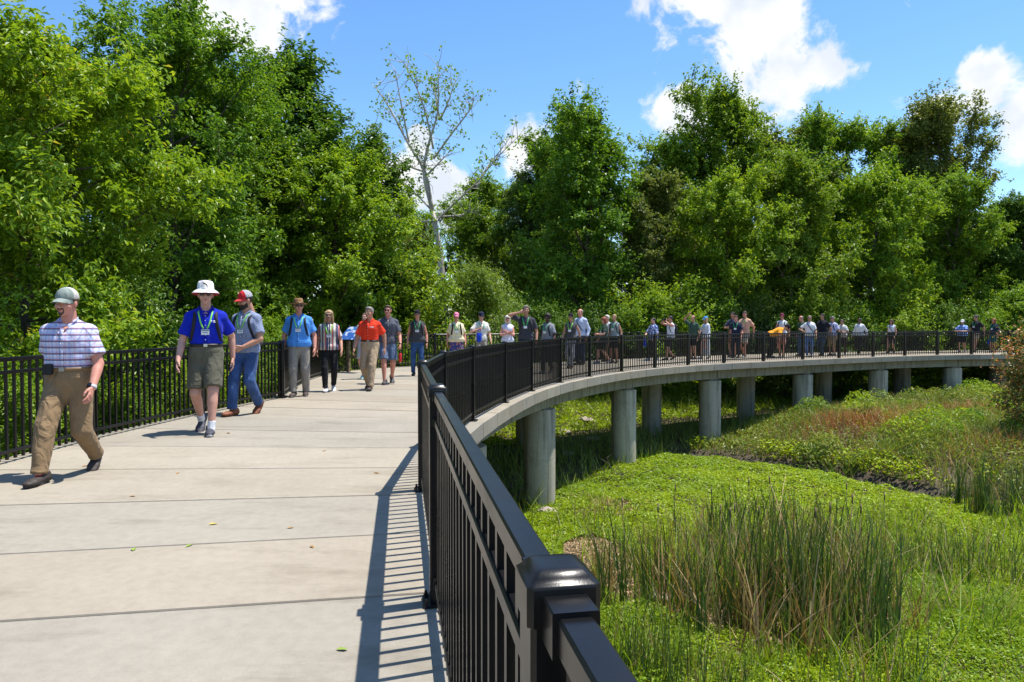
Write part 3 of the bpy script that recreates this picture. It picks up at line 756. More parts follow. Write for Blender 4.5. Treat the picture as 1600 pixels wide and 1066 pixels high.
def joined(parts):
    V = []; F = []; n = 0
    for v, f in parts: V.append(v); F.append(np.asarray(f) + n); n += len(v)
    return np.concatenate(V), np.concatenate(F)
def ribbon(path, side, w, th=.004):
    """flat strap along path; side: width direction per point"""
    path = np.asarray(path, float); side = np.broadcast_to(np.asarray(side, float), path.shape); T = np.gradient(path, axis=0); T /= np.linalg.norm(T, axis=1)[:, None] + 1e-9
    s = side - T * (side * T).sum(1)[:, None]; s /= np.linalg.norm(s, axis=1)[:, None] + 1e-9; n = np.cross(s, T)
    V = np.stack([path - s * w / 2 - n * th / 2, path + s * w / 2 - n * th / 2, path + s * w / 2 + n * th / 2, path - s * w / 2 + n * th / 2], 1).reshape(-1, 3)
    F = []
    for k in range(len(path) - 1):
        for i in range(4): j = (i + 1) % 4; F.append((4 * k + i, 4 * k + j, 4 * k + 4 + j, 4 * k + 4 + i))
    m = 4 * (len(path) - 1); F += [(3, 2, 1, 0), (m, m + 1, m + 2, m + 3)]
    return V, np.array(F)

def person(x, y, H, rz, label, shirt, legs, *, group=None, near=False, build=1.0, belly=0.0, female=False, skin='fair', feet='stand', stride=.30, lean=0.0, twist=0.0,
           head_yaw=0.0, head_pitch=0.0, hair='short', hair_mat='hair_brown', hat=None, glasses=False, beard=None, lanyard=None, pack=False, arms=None, tuck=True, sleeve=.55,
           shoe=((.03, .03, .03), (.03, .03, .03)), socks=None, long_sleeve=False, belt=None, collar=False, hands='relax', extra=None, z0=0.0, crossbody=False):
    """shirt: material or None; legs: (kind, material) with kind long / shorts / skirt / longskirt / capri"""
    S = H / 1.75; vox = .0125 if near else .021; q = 'hi' if near else 'lo'
    root = empty('person', (x, y, z0), rz); tag(root, label, 'person', group)
    fs = .92 if female else 1.0
    # skeleton ------------------------------------------------------------
    lt, ls, ah = .245 * H, .238 * H, .050 * H
    hw = .050 * H
    if feet == 'stand': ft = {-1: (-.065 * H, .02, 0.), 1: (.065 * H, -.03, 0.)}
    elif feet == 'walkR': ft = {-1: (-.045 * H, -stride, -.02), 1: (.05 * H, stride * .95, .62)}
    elif feet == 'walkL': ft = {1: (.045 * H, -stride, -.02), -1: (-.05 * H, stride * .95, .62)}
    else: ft = feet
    ank = {}
    for s, (fx, fy, fp) in ft.items():
        # heel raised: rotate about the ball of the foot
        ball = np.array([fx, fy - .115 * S, .0]); a = np.array([0, .115 * S, ah]); ank[s] = ball + rotx(fp) @ a
    pz = min(a[2] + math.sqrt(max(.01, ((lt + ls) * .992) ** 2 - (a[0] - s * hw) ** 2 - (a[1]) ** 2)) for s, a in ank.items())
    hipc = np.array([0, 0, pz]); knees = {}
    for s in (-1, 1):
        hp = hipc + [s * hw, 0, 0]; knees[s], ank_ = two_bone(hp, ank[s], lt, ls, (s * .12, -1, 0)); 
    Tm = rotz(twist) @ rotx(lean); up = Tm @ np.array([0, 0, 1.]); sx = Tm @ np.array([1., 0, 0]); fw = Tm @ np.array([0, -1., 0])
    def TP(px, py, pzz): return hipc + Tm @ np.array([px * H, py * H, pzz * H])      # torso point, z above the hip joints
    shw = (.100 if not female else .090) * H * (1 + .10 * (build - 1)); sh = {s: TP(s * shw / H, .006, .262) for s in (-1, 1)}
    la, lf = .172 * H, .150 * H
    arms = arms or {}
    wr = {}; el = {}; dfl = {'walkR': (.13, -.10), 'walkL': (-.10, .13)}.get(feet if isinstance(feet, str) else '', (.0, .0))
    for s in (-1, 1):
        a = arms.get(s)
        if a is None:
            sw = dfl[0 if s == -1 else 1]
            tgt = sh[s] + np.array([s * .050 * H * build, sw * H * .9 - .02 * H, -.295 * H + abs(sw) * .12 * H]); pole = (s * .35, 1, -.2)
        else: tgt = hipc + Tm @ (np.array(a[0]) * H); pole = a[1]
        el[s], wr[s] = two_bone(sh[s], tgt, la, lf, pole)
    # body ----------------------------------------------------------------
    B = build
    def torso_prof(o, be=0.0):
        prof = [(-.055, .070, .052), (-.02, .092 * (1 + .04 * female), .064), (.03, .097 * (1 + .05 * female), .068), (.085, .086 * fs, .060), (.15, .090 * fs, .063), (.215, .098 * fs, .069 + .004 * female), (.245, .094 * fs, .064), (.268, .078 * fs, .055), (.29, .056 * fs, .046), (.318, .042, .036)]
        out = []
        for z, a, b in prof:
            bl = math.exp(-((z - .10) / .075) ** 2) * belly
            out.append((z, a * H * (1 + (B - 1) * .9) + o + bl * .35 * H, b * H * (1 + (B - 1) * .9) + o + bl * .6 * H))
        return out
    def torso_seg(o, z0_, z1_, be=0.0, fwd=0.0, **kw):
        pr = torso_prof(o); zz = np.array([p[0] for p in pr]); aa = [p[1] for p in pr]; bb = [p[2] for p in pr]
        zs = np.linspace(z0_, z1_, 16); pf = [((z - z0_) / (z1_ - z0_), np.interp(z, zz, aa), np.interp(z, zz, bb)) for z in zs]
        return seg(TP(0, -fwd, z0_), TP(0, -fwd, z1_), pf, side=sx, **kw)
    bf = belly * .25
    neck0, neck1 = TP(0, .012, .275), TP(0, -.004, .375)
    P = [torso_seg(-.016, -.055, .280, fwd=bf, cap=.35), cyl(neck0, neck1, .034 * H * (.9 if female else 1), .031 * H * (.88 if female else 1))]
    ar = .9 if female else 1.0; ar *= (1 + (B - 1) * .6)
    for s in (-1, 1):
        hp = hipc + [s * hw, 0, 0]
        lb = 1 + (B - 1) * .7
        P += [seg(hp + [0, 0, .01], knees[s], [(0, .047 * H * lb, .050 * H * lb), (.5, .042 * H * lb, .044 * H * lb), (1, .032 * H * lb, .033 * H * lb)]),
              seg(knees[s], ank[s] + [0, 0, .01], [(0, .031 * H * lb, .032 * H * lb), (.3, .032 * H * lb, .034 * H * lb), (.75, .023 * H, .025 * H), (1, .020 * H, .022 * H)]),
              seg(sh[s] + (el[s] - sh[s]) * (.10 if sleeve or long_sleeve else 0), el[s], [(0, .027 * H * ar, .027 * H * ar), (.4, .027 * H * ar, .029 * H * ar), (1, .0225 * H * ar, .0225 * H * ar)], k=.03),
              seg(el[s], wr[s], [(0, .0225 * H * ar, .0225 * H * ar), (.28, .0235 * H * ar, .0235 * H * ar), (1, .0155 * H * ar, .0165 * H * ar)], k=.012)]
    parts = [sdf_mesh(P, vox, .022)]
    hyaw = rotz(head_yaw) @ rotx(head_pitch); HM = Tm @ rotz(-twist * .5) @ hyaw if abs(lean) < .5 else rotx(lean * .6) @ hyaw
    hc = TP(0, -.012, .408) if abs(lean) < .5 else TP(0, .0, .405)
    hs = S * (.95 if female else 1.0) * .985
    def HX(V): return xf(V, HM, hc, hs)
    parts.append((HX(HEAD[q][0]), HEAD[q][1]))
    for s in (-1, 1):
        d = unit(wr[s] - el[s]); f = np.array(arms[s][2]) if s in arms and len(arms[s]) > 2 else fw
        yh = -(f - d * np.dot(f, d)); yh = unit(yh); zh = -d; xh = np.cross(yh, zh)
        V, F = HANDS[hands if isinstance(hands, str) else hands.get(s, 'relax')][q]; V = V.copy()
        if s == 1: V[:, 0] *= -1; F = F[:, ::-1]
        parts.append((xf(V, np.stack([xh, yh, zh], 1), wr[s], S * (.92 if female else 1.0)), F))
    V, F = joined(parts); sm = mat_skin(SKIN[skin])
    body = obj('body', mesh_np('body', V, F, True, mats=[sm]), root)
    def child(name, VF, mat, parent=root, smooth=True, lab=None):
        o = obj(name, mesh_np(name, VF[0], VF[1], smooth, mats=[mat]), parent)
        if lab: o['label'] = lab
        return o
    # face ----------------------------------------------------------------
    if near or H > 0 and y < 20:
        if not glasses:
            for s in (-1, 1):
                v, f = tri_sphere((.031 * s, -.083, .008), (.0125, .008, .0072)); child('eye', (HX(v), f), MS['eyew'], body)
                v, f = tri_sphere((.031 * s, -.0885, .008), (.0058, .0042, .0058), 5); child('iris', (HX(v), f), MS['iris'], body)
        hm = MS[hair_mat]
        for s in (-1, 1):
            v, f = ribbon([(.014 * s, -.0925, .027), (.03 * s, -.0935, .032), (.05 * s, -.082, .027)], (0, 0, 1), .0085, .005); child('eyebrow', (HX(v), f), hm, body)
        v, f = tri_sphere((0, -.0905, -.0565), (.021, .0055, .0075)); child('mouth', (HX(v), f), MS['lip'], body)
    if hair: child('hair', (HX(HAIR[hair][0]), HAIR[hair][1]), MS[hair_mat])
    if beard is not None: child('beard', (HX(BEARD[beard][0]), BEARD[beard][1]), MS[hair_mat])
    if glasses: child('sunglasses', (HX(GLASS[0]), GLASS[1]), MS['glass'])
    if hat:
        k, m1, m2 = hat[0], hat[1], hat[2]
        if k == 'cap':
            v, f = CAP; cen = v[f].mean(1); o = obj('cap', mesh_np('cap', HX(v), f, True, mats=[m1, m2], mat_idx=(cen[:, 1] > -.012).astype(int)), root)
            child('visor', (HX(VISOR[0]), VISOR[1]), hat[3] if len(hat) > 3 else m1, o)
        elif k == 'bucket':
            v, f = BUCKET; v = v @ rotx(-.10).T + [0, 0, .022]; o = obj('bucket_hat', mesh_np('bucket_hat', HX(v), f, True, mats=[m1, m2], mat_idx=(np.arange(len(f)) >= 36 * 7).astype(int)), root)
            if near:
                v = np.array([(-.028, -.106, .095), (.004, -.109, .118), (.026, -.108, .098), (.008, -.110, .082)]); 
                mb = MB(); mb.tube(HX(np.array([(-.030, -.094, .142), (-.010, -.099, .134), (.012, -.100, .120), (.03, -.099, .104)])), [.003, .010, .008, .003], 6); obj('emblem', mb.mesh('emblem', [MS['belt']], True), o)
        elif k == 'fedora':
            o = child('hat', (HX(FEDORA[0]), FEDORA[1]), m1); child('hat_band', (HX(FBAND[0]), FBAND[1]), m2, o)
    # trousers ------------------------------------------------------------
    kind, lm = legs; waist = .088; P = []; lb = 1 + (B - 1) * .7
    if kind in ('skirt', 'longskirt'):
        end = hipc[2] - (.24 * H if kind == 'skirt' else .44 * H)
        P = [seg(TP(0, 0, waist), (0, 0, end), [(0, .092 * H * B, .068 * H * B), (.35, .106 * H * B, .08 * H * B), (1, .125 * H * B, .105 * H * B)], side=sx, f0=True, f1=True)]
        lo_name = 'skirt'
    else:
        P = [torso_seg(.012, -.05, waist, fwd=bf * .6, f1=True)]
        frac = {'long': 1.0, 'shorts': None, 'capri': .55}[kind]
        for s in (-1, 1):
            hp = hipc + [s * hw, 0, 0]
            if kind == 'shorts':
                kd = knees[s]; e = hp + (kd - hp) * .90
                P.append(seg(hp + [0, 0, .03], e, [(0, .055 * H * lb, .06 * H * lb), (.5, .056 * H * lb, .06 * H * lb), (1, .054 * H * lb, .058 * H * lb)], f1=True))
            else:
                sl = 1.0 if kind == 'long' else .55
                slim = .88 if female else 1.0
                P.append(seg(hp + [0, 0, .03], knees[s], [(0, .055 * H * lb * slim, .060 * H * lb * slim), (.5, .050 * H * lb * slim, .053 * H * lb * slim), (1, .043 * H * lb * slim, .045 * H * lb * slim)]))
                e = knees[s] + (ank[s] + [0, 0, .004] - knees[s]) * sl
                P.append(seg(knees[s], e, [(0, .043 * H * lb * slim, .045 * H * lb * slim), (.5, .039 * H * slim * lb, .043 * H * lb * slim), (.85, .036 * H * slim, .040 * H * slim), (1, .038 * H * slim, .044 * H * slim)], f1=True))
        lo_name = 'shorts' if kind == 'shorts' else 'trousers'
    tr = child(lo_name, sdf_mesh(P, vox, .022), lm)
    if belt:
        pr = torso_prof(.017); zz = [p[0] for p in pr]; aw = np.interp(waist - .012, zz, [p[1] for p in pr]); bw = np.interp(waist - .012, zz, [p[2] for p in pr]); n = 40
        pth = np.array([TP(aw / H * math.cos(a), bw / H * math.sin(a) - bf * .6, waist - .012) for a in np.linspace(0, 2 * math.pi, n)])
        child('belt', ribbon(pth, up, .032, .006), MS[belt], tr)
        bk = TP(0, -bw / H - bf * .6 - .003, waist - .012); mb = MB(); mb.frame_box(bk, sx, fw, up, .022, .004, .018); obj('buckle', mb.mesh('buckle', [MS['brass']]), tr)
    # shirt ---------------------------------------------------------------
    so = .016 if tuck else .022
    hem = (waist - .006) if tuck else -.012
    if shirt is not None:
        fr = .30 if sleeve else .305
        zs = torso_seg(so, hem, .285, fwd=bf, f0=True, cap=.35)
        P = [zs] + [seg(TP(s * .020, .012, .308), sh[s], [(0, .030 * H, .028 * H), (.5, .030 * H, .031 * H), (1, .030 * H * ar, .033 * H * ar)], side=fw) for s in (-1, 1)]
        if not tuck:
            zs['prof'][:4, 1:] *= 1.05
        for s in (-1, 1):
            if long_sleeve:
                P += [seg(sh[s] + (hipc + [0, 0, .3 * H] - sh[s]) * .12, el[s], [(0, .040 * H, .040 * H), (.4, .036 * H, .037 * H), (1, .031 * H, .031 * H)], k=.035), seg(el[s], el[s] + (wr[s] - el[s]) * (.95 if long_sleeve is True else long_sleeve), [(0, .031 * H, .031 * H), (1, .024 * H, .024 * H)], f1=True)]
            elif sleeve:
                e = sh[s] + (el[s] - sh[s]) * (sleeve + .18); P.append(seg(sh[s] + (TP(0, 0, .29) - sh[s]) * .10, e, [(0, .0335 * H * ar, .037 * H * ar), (.5, .0375 * H * ar, .0405 * H * ar), (1, .042 * H * ar, .047 * H * ar)], f1=True, k=.035))
        if collar: P.append(ell(TP(0, -.060 - bf, .296), (.021 * H, .036 * H, .040 * H), neg=True, k=.008))
        top = child('shirt', sdf_mesh(P, vox, .025), shirt)
        if near and not long_sleeve:
            # open collar with points, button placket and pocket
            if collar:
                for s in (-1, 1):
                    pts = [TP(s * c[0], c[1], c[2]) for c in ((.003, .040, .332), (.027, .034, .332), (.041, .008, .326), (.038, -.024, .314), (.021, -.050, .292), (.012, -.060, .272))]
                    child('collar', ribbon(pts, [unit(up * 1.0 + sx * s * .35)] * 3 + [unit(up * .8 + sx * s * .6)] * 2 + [unit(up * .55 + sx * s * .8)], .038, .007), shirt, top)
        pr2 = torso_prof(so + .004); zz2 = [p[0] for p in pr2]
        def front(xh, z, o=0.0):
            a = np.interp(z, zz2, [p[1] for p in pr2]); b = np.interp(z, zz2, [p[2] for p in pr2]); xx = min(.96, abs(xh * H) / a)
            return TP(xh, -(b * math.sqrt(1 - xx * xx) + o) / H - bf, z)
        if collar and near:
            pts = [front(0, z, .002) for z in np.linspace(.285, hem + .005, 8)]; child('placket', ribbon(pts, sx, .03, .004), shirt, top)
            for z in np.linspace(.27, hem + .03, 6):
                v, f = tri_sphere(front(0, z, .005), (.005, .003, .005), 4); child('button', (v, f), MS['badge'], top)
        if lanyard:
            zb = .175
            la_o = None
            for s in (-1, 1):
                pts = [TP(s * .024, .034, .316), TP(s * .040, .010, .316), front(s * .042, .288, .004), front(s * .037, .27, .004), front(s * .030, .235, .004), front(s * .019, .20, .005), front(s * .010, zb + .012, .006)]
                pts[2] = pts[2] + up * .004
                v, f = ribbon(pts, sx, .018 if near else .024, .003)
                if la_o is None: la_o = (v, f)
                else: la_o = joined([la_o, (v, f)])
            lo = child('lanyard', la_o, MS[lanyard])
            mb = MB(); c = front(0, zb - .012, .010); mb.frame_box(c, sx, fw, up, .047, .002, .034); obj('badge', mb.mesh('badge', [MS['badge']]), lo)
            if near or y < 16:
                mb = MB(); mb.frame_box(c + up * .022 + fw * .0026, sx, fw, up, .044, .001, .008); 
                mb.frame_box(c - up * .004 + fw * .0026, sx, fw, up, .03, .001, .005); obj('badge_print', mb.mesh('badge_print', [MS['badge_ink']]), lo)
        if pack:
            mp = pack if not isinstance(pack, bool) else MS['strap']
            for s in (-1, 1):
                pts = [TP(s * .060, .055, .30), TP(s * .062, .02, .327 - .004), front(s * .064, .272, .012), front(s * .067, .24, .010), front(s * .072, .20, .008), front(s * .082, .15, .007), front(s * .088 * fs, .11, .005), TP(s * .096 * fs * B, .03, .09)]
                pts[0] = TP(s * .060, .06, .275); pts[1] = TP(s * .062, .004, .310); child('pack_strap', ribbon(pts, sx, .042, .010), MS['strap'])
            c0 = TP(0, .105, .07); c1 = TP(0, .105, .26); child('backpack', sdf_mesh([seg(c0, c1, [(0, .075 * H, .045 * H), (.5, .08 * H, .05 * H), (1, .068 * H, .036 * H)], side=sx)], .02, .02), mp)
        if crossbody:
            pts = [TP(-.05, .03, .325), front(-.045, .285, .008), front(-.01, .22, .008), front(.035, .15, .008), front(.075, .09, .008), TP(.104 * B, .0, .05)]
            child('crossbody_strap', ribbon(pts, sx, .03, .006), MS['strap'])
    # shoes ---------------------------------------------------------------
    for s in (-1, 1):
        fx, fy, fp = ft[s]; ball = np.array([fx, fy - .115 * S, 0.]); Rf = rotz(s * .12) @ rotx(fp)
        S2 = S * (1.08 if not female else 1.0)
        def FX(V): return xf(V * S2 + [0, .115 * S2, 0], Rf, ball)
        up_m = mat_simple('shoe_upper', shoe[0], .6, .3, nscale=20, namp=.3) if near else mat_cloth(shoe[0])
        so_ = obj('shoe', mesh_np('shoe', FX(SHOE[q][0]), SHOE[q][1], True, mats=[up_m]), root)
        V = FX(SOLE[0]); obj('sole', mesh_np('sole', V, [SOLE[1], SOLE[2]], False, mats=[mat_cloth(shoe[1])]), so_)
        if near:
            for k in range(4):
                yy = -.02 - .024 * k; zt = .092 - .011 * k; v, f = ribbon([(-.024, yy, zt - .010), (0, yy - .004, zt), (.024, yy, zt - .010)], (0, 1, 0), .007, .005)
                child('lace', (FX(v), f), mat_cloth(shoe[2] if len(shoe) > 2 else shoe[1]), so_)
        if socks:
            a = ank[s]; d = unit(knees[s] - a); child('sock', sdf_mesh([cyl(a - d * .02, a + d * socks[1], .0235 * H, .025 * H, f1=True)], .01 if near else .02, .01), mat_cloth(socks[0]))
    info = dict(root=root, body=body, wr=wr, el=el, TP=TP, front=front if shirt is not None else None, sx=sx, fw=fw, up=up, rz=rz, x=x, y=y, H=H, HX=HX, child=child, tr=tr, z0=z0)
    return info
def world_of(info, p):
    c, s = math.cos(info['rz']), math.sin(info['rz']); return np.array([info['x'] + c * p[0] - s * p[1], info['y'] + s * p[0] + c * p[1], p[2] + info['z0']])

# ------------------------------------------------------------------ the walkers
GRP = 'people walking over the footbridge'
def at(px, d): return (px - 800) / FPX * d, d
def path_rz(x, y):
    i = np.argmin((CUR[:, 0] - x) ** 2 + (CUR[:, 1] - y) ** 2); t = _tan[i]; return -math.atan2(t[0], t[1])
C = mat_cloth
khaki = C((.30, .19, .095)); jeans = C((.035, .075, .19), 'denim'); djeans = C((.02, .035, .09), 'denim'); blackc = C((.012, .012, .014)); white = C((.74, .74, .75)); navy = C((.012, .018, .045))
olive = C((.105, .10, .07)); greyk = C((.27, .245, .21)); tank = C((.055, .055, .06)); cream = C((.72, .62, .40)); tanc = C((.42, .30, .18)); lgrey = C((.42, .43, .46))
LT = (.6, .6, .58); BK = (.015, .015, .016)

x, y = at(108, 6.22)
p1 = person(x, y, 1.76, R(6), 'man in a white plaid shirt, khaki trousers and pale green cap, nearest of the walkers', C((.62, .63, .78), 'plaid'), ('long', C((.24, .16, .085))), group=GRP, near=True, build=1.13, belly=.012, feet='walkR', stride=.36,
            head_yaw=-.2, hair='crop', hair_mat='hair_brown', hat=('cap', C((.24, .28, .25)), C((.55, .52, .47))), beard=False, skin='ruddy', collar=True, belt='belt_tan', shoe=((.045, .036, .032), (.03, .028, .028), (.45, .03, .03)), lean=.03, twist=.08)
pf = p1['front'](-.062, .078, .028); mb = MB(); mb.frame_box(pf, p1['sx'], p1['up'], p1['fw'], .036, .048, .024, .008); obj('belt_pouch', mb.mesh('belt_pouch', [MS['strap']]), p1['tr'])
def watch(p, s, m=None):
    d = unit(p['wr'][s] - p['el'][s]); c = p['wr'][s] - d * .012; H = p['H']; o = p['child']('watch', sdf_mesh([cyl(c - d * .014, c + d * .014, .0205 * H, .0195 * H, f0=True, f1=True)], .006, .004), m or MS['strap'])
    f = p['fw'] - d * np.dot(p['fw'], d); f = unit(f + np.cross(d, f) * .5 * s); a = unit(np.cross(d, f)); mb = MB(); mb.frame_box(c + f * .0205 * H, a, d, f, .018, .02, .006); obj('watch_face', mb.mesh('watch_face', [MS['screen']]), o)
watch(p1, 1, C((.5, .5, .52)))
def chest_mark(p, xh, zh, mat, w=.05, second=True):
    f = p['front']; c = f(xh, zh, .006); mb = MB()
    v, q = tri_sphere((0, 0, 0), (.012, .004, .012), 6); p['child']('chest_emblem', (v + f(xh - .016, zh, .004), q), mat)
    pts = [f(xh + k, zh, .0045) for k in np.linspace(-.006, .024, 5)]; p['child']('chest_lettering', ribbon(pts, p['up'], .013, .002), mat)
    if second: pts = [f(xh + k, zh - .008, .0045) for k in np.linspace(-.004, .02, 5)]; p['child']('chest_lettering', ribbon(pts, p['up'], .005, .002), mat)

x, y = at(322, 8.72)
p2 = person(x, y, 1.915, R(16), 'tall man in a royal blue polo, olive shorts and white bucket hat', C((.004, .018, .40)), ('shorts', olive), group=GRP, near=True, build=1.04, belly=.008, feet='walkL', stride=.27, head_yaw=.06, hair='crop', hair_mat='hair_grey',
            hat=('bucket', C((.78, .76, .74)), C((.55, .05, .06))), glasses=True, skin='fair', lanyard='lime', pack=True, collar=True, belt='belt', shoe=((.05, .05, .065), (.62, .62, .62), (.5, .5, .5)), socks=((.72, .72, .76), .085), twist=.08)
chest_mark(p2, .052, .235, MS['badge'])
x, y = at(385, 10.5)
p3 = person(x, y, 1.90, R(-14), 'bearded man in a grey blue shirt and jeans with red and grey cap', C((.235, .275, .40)), ('long', jeans), group=GRP, near=True, build=1.0, feet='walkR', stride=.25, head_yaw=-.55, head_pitch=.22, hair='crop', hair_mat='hair_dark',
            hat=('cap', C((.55, .02, .03)), C((.36, .36, .38)), C((.58, .05, .05))), beard=True, skin='tan', lanyard='lime', pack=C((.10, .10, .085)), tuck=False, collar=True, shoe=((.20, .065, .03), (.10, .045, .025), (.12, .05, .03)), arms={1: ((.05, -.125, .035), (1, .7, -.4), (.2, -.3, 1))}, hands={1: 'grip'})
x, y = at(467, 13.1)
p4 = person(x, y, 1.85, R(12), 'man in a sky blue shirt and brown fedora with backpack', C((.075, .27, .70)), ('long', greyk), group=GRP, near=True, build=1.12, belly=.012, feet={-1: (-.11, -.10, 0.), 1: (.12, .06, .0)}, head_yaw=.25, hair='crop', hair_mat='hair_grey',
            hat=('fedora', C((.26, .14, .06)), MS['belt']), glasses=True, skin='ruddy', lanyard='lime', pack=True, tuck=False, collar=True, shoe=((.07, .05, .045), (.3, .28, .25)))
x, y = at(514, 14.1)
p5 = person(x, y, 1.70, R(14), 'blonde woman in a striped blouse and black trousers', C((.62, .55, .50), 'stripes'), ('long', blackc), group=GRP, near=True, female=True, build=1.12, feet='walkR', stride=.20, hair='long', hair_mat='hair_blond', glasses=True, skin='tan', lanyard='lime', tuck=False, shoe=((.68, .68, .68), (.7, .7, .7)))
x, y = at(578, 14.45)
p7 = person(x, y, 1.785, R(-4), 'man in an orange red polo and khaki trousers in the middle of the path', C((.80, .045, .014)), ('long', C((.40, .29, .185))), group=GRP, near=True, build=1.08, belly=.01, feet='walkL', stride=.26, head_yaw=-.25, hair='short', hair_mat='hair_grey', skin='tan', collar=True, belt='belt', shoe=((.05, .04, .035), (.04, .035, .03)), lean=.04)
chest_mark(p7, .045, .24, MS['badge'])
x, y = at(606, 15.9)
p8 = person(x, y, 1.85, R(10), 'man in a slate grey shirt and blue shorts carrying a red bottle', C((.085, .09, .115)), ('shorts', C((.11, .16, .26))), group=GRP, near=True, build=1.05, feet='walkR', stride=.24, head_yaw=-.2, hair='crop', hair_mat='hair_brown', glasses=True, skin='ruddy', tuck=False, collar=True, shoe=((.05, .05, .055), (.22, .2, .2)), hands={1: 'grip'})
watch(p8, 1)
x, y = at(570, 17.3)
p8b = person(x, y, 1.70, R(0), 'woman in a white tee and pale blue shoes hidden behind the orange red polo', white, ('shorts', lgrey), group=GRP, female=True, feet='walkL', stride=.22, hair='pony', hair_mat='hair_brown', skin='fair', shoe=((.30, .62, .66), (.62, .66, .66)))
x, y = at(652, 18.3)
p9 = person(x, y, 1.75, R(6), 'woman in a dark grey tank top and blue jeans left of the railing', tank, ('long', C((.022, .06, .16), 'denim')), group=GRP, near=True, female=True, build=1.1, feet='stand', hair='bun', hair_mat='hair_dark', hat=('cap', blackc, blackc), skin='ruddy', sleeve=0, tuck=False, lanyard='green', pack=True, shoe=((.03, .03, .03), (.03, .03, .03)))
watch(p9, 1)

